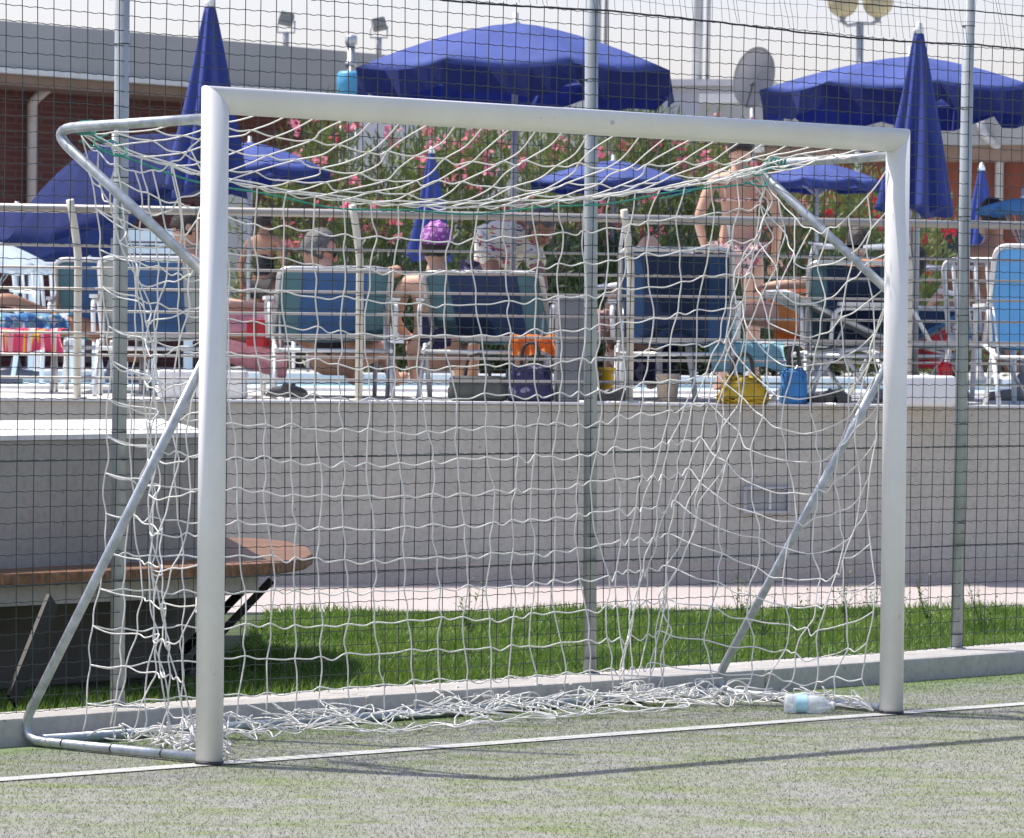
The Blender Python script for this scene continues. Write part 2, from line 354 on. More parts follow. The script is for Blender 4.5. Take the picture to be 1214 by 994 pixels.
def tube(bm, pts, r, n=8, cap=True, ra=None, mi=0):
    pts = [V(p) for p in pts]
    m = len(pts); rings = []; prev = None
    for i in range(m):
        a = pts[max(i-1, 0)]; b = pts[min(i+1, m-1)]
        d = (b-a)
        if d.length < 1e-9: d = V((0, 0, 1))
        d.normalize()
        if prev is None:
            u = d.orthogonal().normalized()
        else:
            u = prev-d*prev.dot(d)
            u = u.normalized() if u.length > 1e-6 else d.orthogonal().normalized()
        prev = u; wv = d.cross(u)
        rr = ra[i] if ra else r
        rings.append([bm.verts.new(pts[i]+(u*math.cos(2*PI*k/n)+wv*math.sin(2*PI*k/n))*rr) for k in range(n)])
    for i in range(m-1):
        for k in range(n):
            f = bm.faces.new((rings[i][k], rings[i][(k+1) % n], rings[i+1][(k+1) % n], rings[i+1][k])); f.smooth = True; f.material_index = mi
    if cap and n > 2:
        bm.faces.new(rings[0][::-1]).material_index = mi; bm.faces.new(rings[-1]).material_index = mi
def fillet(pts, rad, seg=7):
    """polyline with rounded corners"""
    pts = [V(p) for p in pts]; out = [pts[0]]
    for i in range(1, len(pts)-1):
        a, b, c = pts[i-1], pts[i], pts[i+1]
        d1 = (a-b).normalized(); d2 = (c-b).normalized()
        L = min(rad, (a-b).length*.48, (c-b).length*.48)
        p, q = b+d1*L, b+d2*L
        for k in range(seg+1):
            t = k/seg; out.append(p*(1-t)**2+b*2*t*(1-t)+q*t*t)
    out.append(pts[-1]); return out
def lathe(bm, prof, n=20, c=(0, 0, 0), fn=None, mi=0, smooth=True):
    c = V(c); rings = []
    for (r, z) in prof:
        rings.append([bm.verts.new(c+V((math.cos(2*PI*k/n), math.sin(2*PI*k/n), 0))*(r*(fn(2*PI*k/n, z) if fn else 1))+V((0, 0, z))) for k in range(n)])
    for i in range(len(rings)-1):
        for k in range(n):
            f = bm.faces.new((rings[i][k], rings[i][(k+1) % n], rings[i+1][(k+1) % n], rings[i+1][k])); f.smooth = smooth; f.material_index = mi
    bm.faces.new(rings[0][::-1]); bm.faces.new(rings[-1])
def prism(bm, poly, z0, z1):
    a = [bm.verts.new((p[0], p[1], z0)) for p in poly]; b = [bm.verts.new((p[0], p[1], z1)) for p in poly]
    n = len(poly)
    bm.faces.new(a[::-1]); bm.faces.new(b)
    for i in range(n): bm.faces.new((a[i], a[(i+1) % n], b[(i+1) % n], b[i]))
def quad(bm, a, b, c, d):
    return bm.faces.new([bm.verts.new(p) for p in (a, b, c, d)])
def np_mesh(name, verts, k):
    """verts (N,k,3): N separate k-gons"""
    N = len(verts); me = bpy.data.meshes.new(name)
    me.vertices.add(N*k); me.vertices.foreach_set('co', verts.reshape(-1).astype(np.float32))
    me.loops.add(N*k); me.loops.foreach_set('vertex_index', np.arange(N*k, dtype=np.int32))
    me.polygons.add(N); me.polygons.foreach_set('loop_start', np.arange(0, N*k, k, dtype=np.int32)); me.polygons.foreach_set('loop_total', np.full(N, k, dtype=np.int32))
    me.update(); me.validate(); return me
def rnd(a): return random.uniform(-a, a)

# ================================================================== THE GOAL LINE FRAME OF REFERENCE
GL = PG(248, 907, 0); GR = PG(1056.5, 847, 0)
W = (GR-GL).length
e = (GR-GL).normalized(); n_ = V((-e.y, e.x, 0))          # n_ points away from the camera
print('goal width', W, 'L', GL, 'R', GR)
def G(a, s, z): return GL+e*a+n_*s+V((0, 0, z))
# fence line
FL = PG(139, 838, .09); FR = PG(1134, 769, .09)
fe = (FR-FL); fe.z = 0; flen = fe.length; fe.normalize(); fn = V((-fe.y, fe.x, 0))
print('fence', flen, (FL-GL).dot(n_), (FR-GL).dot(n_))
def Fp(a, s, z): return V((FL.x, FL.y, 0))+fe*a+fn*s+V((0, 0, z))

# ================================================================== SETTING
bm = bmesh.new()
quad(bm, (-300, -40, 0), (300, -40, 0), (300, 600, 0), (-300, 600, 0))
tag(link_mesh('ground', bm, M['turf']), kind='structure', label='sandy green artificial turf pitch')
# white goal line: 8 cm strip
bm = bmesh.new()
a0, a1 = G(-6, -.045, .004), G(14, -.045, .004); o_ = n_*.085
quad(bm, a0, a1, a1+o_, a0+o_)
tag(link_mesh('goal_line', bm, M['line']), kind='structure', label='worn white painted goal line on the turf')
# kerb in two-metre pieces
bm = bmesh.new()
x = -5.4
joints = [-5.2, -3.2, -1.2, .2, .95, 1.9, 2.95, 4.55, 6.6, 8.6, 10.6]
for a, b in zip(joints[:-1], joints[1:]):
    k = bmesh.new()
    ko = lambda q: -.125-.115*max(0, min(1, (q+.2)/2.0))
    p = [Fp(a+.004, ko(a), 0), Fp(b-.004, ko(b), 0), Fp(b-.004, .07, 0), Fp(a+.004, .07, 0)]
    prism(k, p, -.05, .09+rnd(.002)); bevel(k, .008, 2)
    me = bpy.data.meshes.new('t'); k.to_mesh(me); k.free(); bm.from_mesh(me); bpy.data.meshes.remove(me)
tag(link_mesh('kerb', bm, M['conc_kerb']), kind='structure', label='low concrete kerb under the wire fence')
# grass bed, paving, wall line
ga, gb = PG(400, 726, .05), PG(1080, 722, .05)
wa, wb = PG(400, 693, .05), PG(1080, 691, .05)
gd = (gb-ga).normalized(); wd = (wb-wa).normalized(); wn = V((-wd.y, wd.x, 0))
print('wall', wa, wb, 'grass far', ga, gb)
def Wp(a, s, z): q = wa+wd*a+wn*s; return V((q.x, q.y, z))
bm = bmesh.new()
k0, k1 = Fp(-6, .071, .04), Fp(16, .071, .04); g0, g1 = ga-gd*8, ga+gd*16
bm.faces.new([bm.verts.new((q.x, q.y, .04)) for q in (k0, k1, g1, g0)])
tag(link_mesh('grass_bed', bm, M['soil']), kind='structure', label='earth under the grass strip behind the fence')
bm = bmesh.new()
prism(bm, [(q.x, q.y) for q in (g0, g1, Wp(16, .02, 0), Wp(-8, .02, 0))], -.05, .052)
tag(link_mesh('pavement', bm, M['pave']), kind='structure', label='pale pinkish paved path below the pool wall')

# retaining wall of the pool terrace
wall = empty('retaining_wall', Wp(0, 0, .05), 0, 'long grey concrete retaining wall under the pool railing', 'wall')
def child_mesh(name, bm, m, root, smooth=False):
    bmesh.ops.translate(bm, verts=bm.verts, vec=-V(root.location)); return link_mesh(name, bm, m, root, smooth)
bm = bmesh.new(); prism(bm, [tuple(Wp(a, s, 0)[:2]) for a, s in ((-7, 0), (11, 0), (11, .3), (-7, .3))], .05, .985)
child_mesh('wall_body', bm, M['conc'], wall)
bm = bmesh.new(); prism(bm, [tuple(Wp(a, s, 0)[:2]) for a, s in ((-7, -.012), (11, -.012), (11, -.001), (-7, -.001))], .0525, .165)
child_mesh('plinth', bm, M['conc_base'], wall)
bm = bmesh.new(); prism(bm, [tuple(Wp(a, s, 0)[:2]) for a, s in ((-7, -.015), (11, -.015), (11, .30), (-7, .30))], .988, 1.0)
child_mesh('coping', bm, M['conc_cap'], wall)
# recessed wall lamp housing
b0 = P(880, 577, wa.y+.45); b1 = P(934, 609, wa.y+.45)
def wall_at(px, py):
    # point of the wall face seen at this pixel
    d = P(px, py, 10)-V((0, 0, CAMZ)); o0 = V((0, 0, CAMZ)); t = (wa-o0).dot(wn)/d.dot(wn); return o0+d*t
c0 = wall_at(880, 577); c1 = wall_at(935, 609)
mid = (c0+c1)/2; wdt = (c1-c0).dot(wd); hgt = abs(c0.z-c1.z)
rw = Matrix.Rotation(math.atan2(wd.y, wd.x), 3, 'Z')
lampb = empty('wall_light', mid, 0, 'shallow grey box light set on the concrete wall', 'light')
bm = bmesh.new(); 
for sx in (-1, 1): box(bm, rw@V((sx*(wdt/2-.008), -.018, 0)), (.016, .03, hgt), rw)
for sz in (-1, 1): box(bm, rw@V((0, -.018, sz*(hgt/2-.008))), (wdt-.034, .03, .016), rw)
link_mesh('frame', bm, M['mast'], lampb)
bm = bmesh.new(); box(bm, rw@V((0, -.008, 0)), (wdt-.036, .01, hgt-.034), rw); link_mesh('pane', bm, M['fascia'], lampb)
bm = bmesh.new(); box(bm, rw@V((.02, -.016, .0)), (.012, .012, hgt*.7), rw); link_mesh('lamp_tube', bm, M['fascia_light'], lampb)

# pool terrace at z=1: near deck, pool basin, far deck
def DK(a, Y):  # along wall frame, world Y lines parallel to wall
    return Wp(a, Y, 0)
bm = bmesh.new()
def strip(bm, s0, s1, z0, z1, a0=-60, a1=80): prism(bm, [tuple(Wp(a, s, 0)[:2]) for a, s in ((a0, s0), (a1, s0), (a1, s1), (a0, s1))], z0, z1)
strip(bm, .302, 4.6, .5, .996)
strip(bm, 15.5, 120, .5, .996)
tag(link_mesh('pool_deck', bm, M['deck']), kind='structure', label='pale paved deck round the swimming pool')
bm = bmesh.new(); strip(bm, 4.6, 15.5, .5, .93)
tag(link_mesh('pool_water', bm, M['water']), kind='structure', label='light blue swimming pool water')
bm = bmesh.new(); strip(bm, 4.601, 4.95, .931, 1.02); strip(bm, 15.1, 15.499, .931, 1.035)
bevel(bm, .015, 2)
tag(link_mesh('pool_edge', bm, M['conc_cap']), kind='structure', label='white coping along the pool edges')

# projecting block at left, under the wooden top
bf0 = PG(0, 820, .06); 
q0 = P(-60, 510, 14.3); q1 = P(249, 510, 15.35)
blk = [(q0.x-.9, q0.y-1.2), (q1.x, q1.y), (q1.x-.05, q1.y+6.0), (q0.x-2, q1.y+6.0)]
blk = [(q0.x, q0.y), (q1.x, q1.y), tuple(Wp(-3.2, .0, 0)[:2])]
bd = V((q1.x-q0.x, q1.y-q0.y, 0)).normalized(); bnn = V((-bd.y, bd.x, 0))
B0 = V((q1.x, q1.y, 0))
t_ = (Wp(0, 0, 0)-B0).dot(wn)/V((0, 1, 0)).dot(wn)-.01
blkr = empty('planter_wall', (q1.x, q1.y, .04), 0, 'grey concrete block wall with white top jutting out beside the wooden top', 'wall')
poly = [B0-bd*5, B0, B0+V((-.40, 2.6, 0)), B0-bd*5+V((-.4, 2.6, 0))]
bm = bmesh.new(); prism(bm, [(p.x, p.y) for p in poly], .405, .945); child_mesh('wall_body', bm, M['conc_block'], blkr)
low = [poly[0]+bnn*.42, poly[1]+V((-.08, .42, 0)), poly[2]-V((.3, 0, 0)), poly[3]]  # footing set back as an added recess, to hold the dark below the bench
bm = bmesh.new(); prism(bm, [(p.x, p.y) for p in low], .03, .403); child_mesh('recessed_footing', bm, mat('shade_darkened_concrete', (.13, .125, .11), .9, var=.15, scale=3), blkr)  # shade under the bench is also put into this concrete's dark colour
bm = bmesh.new(); prism(bm, [(p.x-bnn.x*.01, p.y-bnn.y*.01) for p in poly], .947, .965); child_mesh('coping', bm, M['conc_cap'], blkr)

# wooden table / seat hung on the block
tz = .50
pts = [(-80, 13.95), (0, 14.18), (140, 14.52), (265, 14.9), (330, 15.12), (362, 15.45), (371, 15.8), (365, 16.3), (340, 16.75), (300, 16.98), (262, 17.02)]
poly = [(XD(px, Y, tz), Y) for px, Y in pts]
poly += [(B0.x-.40*(17.0-B0.y)/2.6+.01, 17.0), (B0.x+.012, B0.y-.005), tuple((B0-bd*4.3-bnn*.012)[:2])]
bench = empty('wooden_bench', (poly[3][0], poly[3][1], .04), 0, 'thick reddish wooden bench top with rounded end beside the wire fence', 'bench')
bm = bmesh.new(); prism(bm, poly, tz-.045, tz); bevel(bm, .008, 2)
child_mesh('seat', bm, M['wood'], bench)
# support beam below
bm = bmesh.new()
pl = [V((XD(px, Y, tz), Y, 0)) for px, Y in ((-80, 14.05), (265, 15.0), (312, 15.25))]
for a, b in zip(pl[:-1], pl[1:]):
    d = (b-a).normalized(); nn = V((-d.y, d.x, 0)); c = (a+b)/2
    rot = Matrix.Rotation(math.atan2(d.y, d.x), 3, 'Z'); box(bm, (c.x+nn.x*.04, c.y+nn.y*.04, tz-.083), ((b-a).length-.01, .05, .072), rot)
child_mesh('support_beam', bm, M['conc_kerb'], bench)
def strut(p, q, w=.035, t=.014):
    bm = bmesh.new(); p = V(p); q = V(q); d = q-p
    rot = d.to_track_quat('Z', 'X').to_matrix(); box(bm, (p+q)/2, (w, t, d.length), rot); return bm
for (p0, p1, p2, w_) in (((322, 688, 15.5), (215, 800, 15.5), 0, .03), ((297, 690, 15.3), (215, 775, 15.6), 0, .03), ((62, 712, 14.25), (14, 832, 14.0), 0, .075)):
    child_mesh('leg', strut(P(*p0), P(*p1), w_), M['iron'], bench)

# ================================================================== FENCE
fence = empty('wire_fence', FL, math.atan2(fe.y, fe.x), 'tall dark wire mesh fence with round grey posts behind the goal', 'fence')
def floc(a, s, z): return V((a, s, z-.09))
FA0, FA1 = -1.6, flen+2.0
FTOP = 2.53
mposa = (PG(686, 798, .09)-FL).dot(fe)
post_top_px = {0: (144, 0), 1: (695, 0), 2: (1155, 0)}
for i, a in enumerate((0, mposa, flen)):
    base = floc(a, 0, .088)
    wb_ = Fp(a, 0, .09)
    # real posts lean a touch: find where they are at the height of the picture's top edge
    top = P(post_top_px[i][0], 0, wb_.y); da = (top-wb_).dot(fe)/(top.z-.09)
    H = 3.2
    bm = bmesh.new(); tube(bm, [base, base+V((da*H, 0, H))], .0245, 20); 
    lathe(bm, [(.001, 0), (.038, 0), (.038, .006), (.001, .006)], 16, base)
    p = link_mesh('post', bm, M['post_grey'], fence)
    for z in (.06, .42, .51, .91, 1.35, 1.75, 2.19, 2.52):
        bm = bmesh.new()
        c = base+V((da*z, 0, z)); ring = [c+V((math.cos(t)*.0262, math.sin(t)*.0262, rnd(.001))) for t in np.linspace(0, 2*PI, 15)]
        tube(bm, ring, .0018, 5)
        link_mesh('wire_tie', bm, M['wire'], p)
# post more outside the frame
for a in (-2.15, flen+2.15):
    pass
bm = bmesh.new(); sp = .068
nx = int((FA1-FA0)/sp)
for i in range(nx+1):
    a = FA0+i*sp; ph = rnd(.002); 
    pts = [floc(a+ph+.003*math.sin(z*2.1+i), -.027+.006*math.sin(z*3+i*.3), z) for z in np.linspace(.095, FTOP, 14)]
    tube(bm, pts, .00155, 4, cap=False)
zz = .10; j = 0
while zz < FTOP:
    pts = []
    for i in range(nx):
        a = FA0+i*sp; s0 = -.027+.006*math.sin(zz*3+i*.3); dz = .006*math.sin(i*.21+zz*5)*.5
        pts += [floc(a, s0, zz+dz), floc(a+sp*.25, s0, zz+dz+.0002), floc(a+sp*.42, s0, zz+dz-.0024), floc(a+sp*.6, s0, zz+dz-.0018), floc(a+sp*.78, s0, zz+dz+.0008)]
    tube(bm, pts, .00145, 4, cap=False); zz += .0505; j += 1
link_mesh('wire_mesh', bm, M['wire'], fence)
bm = bmesh.new()
for z in (.51, .91):
    tube(bm, [floc(a, -.031+.002*math.sin(a*5), z-.004*math.sin((a % 2.2)/2.2*PI)) for a in np.arange(FA0, FA1, .15)], .0021, 6)
link_mesh('tension_wire', bm, M['wire'], fence)
# ball-stop net tied along the top of the fence
bnet = empty('ball_stop_net', Fp(0, 0, FTOP), math.atan2(fe.y, fe.x), 'fine dark ball stop net strung above the wire fence', 'net')
bm = bmesh.new()
for z0, r in ((0, .0036), (.135, .0026)):
    pts = [V((a, -.035+.003*math.sin(a*21), z0+.006*math.sin(a*2.9)-.012*math.sin((a % 2.2)/2.2*PI)+rnd(.0012))) for a in np.arange(FA0, FA1, .03)]
    tube(bm, pts, r, 6)
link_mesh('rope', bm, M['black_rope'], bnet)
bm = bmesh.new(); c = .043
for i in range(int((FA1-FA0)/c)):
    a = FA0+i*c; k = rnd(.006)
    pts = [V((a+k+.012*math.sin(z*9+i*.8)-z*.12+rnd(.003), -.035+.01*math.sin(i+z*8), z)) for z in np.arange(0, .66, .045)]
    tube(bm, pts, .0009, 3, cap=False)
for j in range(1, 15):
    z = j*.045; pts = [V((a, -.035+rnd(.004), z+.004*math.sin(a*11+j)+rnd(.003))) for a in np.arange(FA0, FA1, c)]
    tube(bm, pts, .0009, 3, cap=False)
link_mesh('mesh', bm, M['black_rope'], bnet)

# ================================================================== GOAL
goal = empty('football_goal', GL, math.atan2(e.y, e.x), 'white tubular five-a-side football goal standing on the turf pitch', 'goal')
PR = .0425; ZC = 2.04
def gl(a, s, z): return V((a, s, z))
NS = 32
def post_bm(a, sgn):
    bm = bmesh.new(); r0 = []; r1 = []
    for k in range(NS):
        t = 2*PI*k/NS; ce = math.cos(t)*PR; cn = math.sin(t)*PR
        r0.append(bm.verts.new((a+ce, cn, .012))); r1.append(bm.verts.new((a+ce, cn, ZC-sgn*ce)))
    for k in range(NS): bm.faces.new((r0[k], r0[(k+1) % NS], r1[(k+1) % NS], r1[k])).smooth = True
    bm.faces.new(r0[::-1]); bm.faces.new(r1); return bm
for a, s in ((0, 1), (W, -1)):
    p = link_mesh('post', post_bm(a, s), M['paint'], goal)
    bm = bmesh.new(); lathe(bm, [(.001, 0), (.045, 0), (.045, .012), (.001, .012)], 28, (a, 0, .001)); link_mesh('foot_plate', bm, M['dk_plastic'], p)
bm = bmesh.new(); r0 = []; r1 = []
for k in range(NS):
    t = 2*PI*k/NS; cz = math.cos(t)*PR; cn = math.sin(t)*PR
    r0.append(bm.verts.new((-cz+.0005, cn, ZC+cz))); r1.append(bm.verts.new((W+cz-.0005, cn, ZC+cz)))
for k in range(NS): bm.faces.new((r0[k], r1[k], r1[(k+1) % NS], r0[(k+1) % NS])).smooth = True
bm.faces.new(r0); bm.faces.new(r1[::-1])
cb = link_mesh('crossbar', bm, M['paint'], goal)
bm = bmesh.new()
tube(bm, [(1.62, -PR-.003, ZC+.0), (1.62, -PR+.01, ZC+.0)], .007, 12)
link_mesh('bolt', bm, M['galv'], cb)
TS = .70; BS = .93
for a, au, tu, ab, tb in ((0, -.085, .76, -.12, .86), (W, .0, .73, .03, .95)):
    bm = bmesh.new()
    tube(bm, fillet([gl(a, .03, 1.985), gl(a+au, tu, 1.972), gl(a, .03, 1.50)], .13, 9), .0165, 14)
    link_mesh('upper_side_tube', bm, M['galv'], goal)
    bm = bmesh.new()
    tube(bm, fillet([gl(a, .03, 1.26), gl(a+ab, tb, .018), gl(a, .04, .020)], .13, 9), .0155, 14)
    st = link_mesh('lower_side_tube', bm, M['galv'], goal)
    for s in (.2, .42, .64):
        k_ = (s-.04)/(tb-.04)
        bm = bmesh.new(); tube(bm, [gl(a+ab*k_, s, .02), gl(a+ab*(k_+.007), s+.006, .02)], .0163, 14)
        link_mesh('clip', bm, M['dk_plastic'], st)
bm = bmesh.new(); tube(bm, [gl(-.10, .775, .02), gl(W*.33, .80, .019), gl(W*.66, .83, .019), gl(W+.02, .865, .02)], .0175, 14)
link_mesh('rear_ground_bar', bm, M['galv_blue'], goal)

# ================================================================== GOAL NET (local frame: a along the line, s back, z up)
net = empty('goal_net', GL, math.atan2(e.y, e.x), 'knotted white cord net draped over the goal frame and bunched on the ground', 'net')
MS = .118
def sm(t): return t*t*(3-2*t)
def rope(u):   # back rope, u in 0..1
    z = 1.955-.175*math.sin(PI*u**.86)-.02*u
    return V((-.03+u*(W+.0), TS-.04+.03*math.sin(PI*u), z))
NB = 25; NSIDE = 7
cols = []
def bshift(u):
    if u < .74: return .14+.10*min(1, u*1.3)
    t = (u-.74)/.26; return .236*(1-t)-.33*t
for i in range(NSIDE):
    t = i/NSIDE; top = V((.0-.02*t, .045+(TS-.085)*t, 1.95-.12*math.sin(PI*t)))
    bot = V((.02+.16*sm(t), .05+.74*t, 0)); cols.append((top, bot, 'L', t))
for i in range(NB+1):
    u = i/NB; top = rope(u); bot = V((top.x+bshift(u), .80+.08*u+.02*math.sin(u*9), 0)); cols.append((top, bot, 'B', u))
for i in range(1, NSIDE+1):
    t = i/NSIDE; top = V((W-.03+.02*t, TS-.04-(TS-.09)*t, 1.93-.20*math.sin(PI*t)))
    b0_ = V((W-.36, .88, 0)); b1_ = V((W-.03, .05, 0)); bot = b0_.lerp(b1_, t**.8); cols.append((top, bot, 'R', t))
NR = 17
grid = []
rr = random.Random(3)
def R_(a): return rr.uniform(-a, a)
def sn(i, j, k): return math.sin(i*.83+j*.31+k*1.7)*.5+math.sin(i*.37-j*.71+k*2.9)*.35+math.sin(i*1.9+j*1.3+k)*.3
for ci, (top, bot, kind, t) in enumerate(cols):
    col = []; amp = .011 if kind == 'B' else .020
    for j in range(NR):
        v = j/(NR-1)
        q_ = v**1.35 if (kind == 'R' or (kind == 'B' and t > .6)) else v**.85
        p = top.lerp(bot, q_)
        p.z = top.z*(1-v)+.015*v
        bul = math.sin(PI*v)
        p.y += .04*bul*(1 if kind == 'B' else .2)-.03*math.sin(5*v+ci*.25)*bul
        k_ = 1 if 0 < j else .1
        wv = amp*2.0 if kind == 'B' else amp*3.0
        if kind == 'B' and t > .72: wv *= 1.9
        p.x += (sn(ci, j, 0)*wv+R_(amp*.45))*k_
        p.y += (sn(ci, j, 2)*wv+R_(amp*.45))*k_
        p.z += (sn(ci, j, 4)*amp*.8+R_(amp*.5))*k_
        if kind == 'L': p.x += (.15+.06*math.sin(v*7))*bul*t
        if kind == 'B' and t < .35: p.x += .13*bul*(1-t/.35)
        if kind == 'R': p.z += -.10*bul*math.sin(PI*t)
        p.z = max(p.z, .012)
        col.append(p)
    ext = 5
    for j in range(ext):
        base = col[NR-1]; k = (j+1)/ext
        if kind == 'B':
            f_ = 1 if t < .8 else .4
            p = V((base.x+.05*math.sin(ci*1.3+j*2)+R_(.06), base.y-.05-(.40*k+R_(.08))*f_+.06*math.sin(ci*.7), .012+abs(R_(.07))*(1-k*.6)))
        elif kind == 'L': p = V((base.x+.30*k*t+R_(.06)+.03, base.y+R_(.08)-.05*k, .012+abs(R_(.05))))
        else: p = V((base.x-.10*k+R_(.07), base.y+R_(.06), .012+abs(R_(.05))))
        col.append(p)
    grid.append(col)
def spline(pts, seg=3):
    out = []
    n = len(pts)
    for i in range(n-1):
        p0, p1, p2, p3 = pts[max(i-1, 0)], pts[i], pts[i+1], pts[min(i+2, n-1)]
        for k in range(seg):
            t = k/seg
            out.append(.5*((2*p1)+(p2-p0)*t+(2*p0-5*p1+4*p2-p3)*t*t+(3*p1-p0-3*p2+p3)*t**3))
    out.append(pts[-1]); return out
def cord(bm, nodes, sag, lat, r=.0026, seg=4):
    """cords run knot to knot with the slack a hanging net has"""
    pts = [nodes[0]]
    for a, b in zip(nodes[:-1], nodes[1:]):
        d = (b-a).length; slack = max(0, MS*1.04-d)
        if a.z < .10 and b.z < .10:
            o_ = V((R_(1), R_(1), abs(R_(.7)))); o_ = o_*(.03+slack*.35)
            m = (a+b)/2+o_
            pts += [V((m.x, m.y, max(m.z, .008))), b]
        else:
            q = rr.uniform(.38, .62); k = sag+slack*.17
            pts += [a.lerp(b, q)+V((R_(lat), R_(lat), -k*rr.uniform(.3, 1.5))), b]
    tube(bm, [p if p.z > .005 else V((p.x, p.y, .005)) for p in spline(pts, seg)], r, 5, cap=False)
bm = bmesh.new()
for col in grid: cord(bm, col, .0, .008)
nrow = len(grid[0])
for j in range(0, nrow): cord(bm, [grid[c][j] for c in range(len(grid))], .010, .005)
# loose strands gathered at the right corner
for q in range(3):
    pts = [V((W-.02-.03*q, TS-.04, 1.93-.01*q))]
    for k in range(1, 17):
        v = k/16; b = V((W-.02, TS-.04, 1.93)).lerp(V((W-.38, .88, .02)), v**1.35); b.z = 1.93*(1-v)+.02
        pts.append(b+V((R_(.035)+.04*math.sin(k*.8+q), R_(.03), R_(.01))))
    cord(bm, pts, 0, .012)
# tangled loops of the hem on the ground
for q in range(26):
    u = rr.uniform(.02, .86); c = rope(u); x0 = c.x+bshift(u); y0 = rr.uniform(.42, .86); pts = []
    for k in range(9):
        pts.append(V((x0+k*rr.uniform(.03, .06)+R_(.06), y0+R_(.10), .012+abs(R_(.085)))))
    tube(bm, [p if p.z > .006 else V((p.x, p.y, .006)) for p in spline(pts, 6)], .0026, 5, cap=False)
# knots
for c_ in grid:
    for p in c_[1:]:
        k = .0042; u1 = V((k, 0, 0)); u2 = V((0, k, 0)); u3 = V((0, 0, k))
        vs = [bm.verts.new(p+q) for q in (u1, u2, -u1, -u2, u3, -u3)]
        for a in range(4):
            bm.faces.new((vs[a], vs[(a+1) % 4], vs[4])).smooth = True; bm.faces.new((vs[(a+1) % 4], vs[a], vs[5])).smooth = True
link_mesh('back_and_side_netting', bm, M['netcord'], net)
# roof netting from the crossbar to the back rope; the cords run slantwise
bm = bmesh.new()
ROWS = 4
roof = []
for i in range(NB+1):
    u = i/NB; top = V((.06+u*(W-.12), .035, ZC-PR+.004)); bk = rope(max(0, u))
    col = []
    for j in range(ROWS+1):
        v = j/ROWS; p = top.lerp(bk, v)
        p.x += .30*math.sin(PI*.5*v)*math.sin(PI*u)*0+(-.20*(1-v))*0
        p.z += -.055*math.sin(PI*v)*math.sin(PI*min(1, u*1.05+.02)); p.z = min(p.z, 2.0)
        if 0 < j < ROWS: p += V((R_(.028), R_(.02), R_(.012)))
        col.append(p)
    roof.append(col)
for col in roof: cord(bm, col, .003, .022)
for j in range(1, ROWS): cord(bm, [c[j] for c in roof], .008, .008)
# cords lacing the net to the rope, doubled
for off in (.0, .01): cord(bm, [rope(i/NB)+V((0, R_(.006), off+R_(.006))) for i in range(NB+1)], .0, .005, .003)
link_mesh('roof_netting', bm, M['netcord'], net)
# green rope
bm = bmesh.new()
pts = [rope(u)+V((0, .008, -.022+.006*math.sin(u*31))) for u in np.linspace(0, 1, 60)]
tube(bm, pts, .0032, 6)
for a in (0, W):
    sg = 1 if a == 0 else -1
    for q in range(4 if a == 0 else 6):
        c = V((a-(.045 if a == 0 else 0), TS-.07-.018*q, 1.973)); ring = [c+V((math.cos(t)*.021, .007*math.sin(t*.5), math.sin(t)*.021)) for t in np.linspace(0, 2*PI, 12)]
        tube(bm, ring, .0032, 6)
    p = [V((a, TS-.06, 1.955)), V((a+.05*sg, TS-.05, 1.92+R_(.02))), V((a+.10*sg, TS-.03, 1.94)), V((a+.13*sg, TS-.07, 1.90)), V((a+.05*sg, TS-.09, 1.89)), V((a+.02*sg, TS-.04, 1.93)), V((a+.09*sg, TS-.02, 1.96))]
    tube(bm, spline(p, 5), .003, 6)
# run of rope along the left tube and the right tube
tube(bm, spline([V((W, TS-.1, 1.955)), V((W-.12, TS-.0, 1.93)), V((W-.3, TS+.02, 1.87)), V((W-.5, TS, 1.83))], 6), .003, 6)
link_mesh('green_rope', bm, M['green_rope'], net)

# bottle leaning on the ground bar
bp = PG(929, 836, .0)
bt = empty('plastic_bottle', PG(962, 846, .0), math.atan2(e.y, e.x)*.0, 'clear plastic water bottle lying by the right goal post', 'bottle')
bm = bmesh.new()
prof = [(.002, 0), (.028, .0), (.033, .008), (.033, .035), (.031, .04), (.033, .045), (.033, .10), (.031, .105), (.0325, .11), (.0325, .15), (.026, .175), (.0125, .20), (.0125, .212), (.002, .212)]
lathe(bm, prof, 20); 
rot = Matrix.Rotation(math.radians(92), 4, 'Y'); bmesh.ops.transform(bm, matrix=Matrix.Translation((-.12, 0, .034)) @ rot, verts=bm.verts)
link_mesh('bottle_body', bm, M['clear'], bt)
bm = bmesh.new(); lathe(bm, [(.0335, .048), (.0338, .05), (.0338, .098), (.0335, .1)], 20); bmesh.ops.transform(bm, matrix=Matrix.Translation((-.12, 0, .034)) @ rot, verts=bm.verts)
link_mesh('bottle_label', bm, mat('pale_blue_label', (.45, .72, .80), .5), bt)
bm = bmesh.new(); lathe(bm, [(.001, .205), (.015, .205), (.015, .222), (.001, .222)], 16); bmesh.ops.transform(bm, matrix=Matrix.Translation((-.12, 0, .034)) @ rot, verts=bm.verts)
link_mesh('cap', bm, M['white_plastic'], bt)
bt.scale = (.80, 1.05, 1.05)

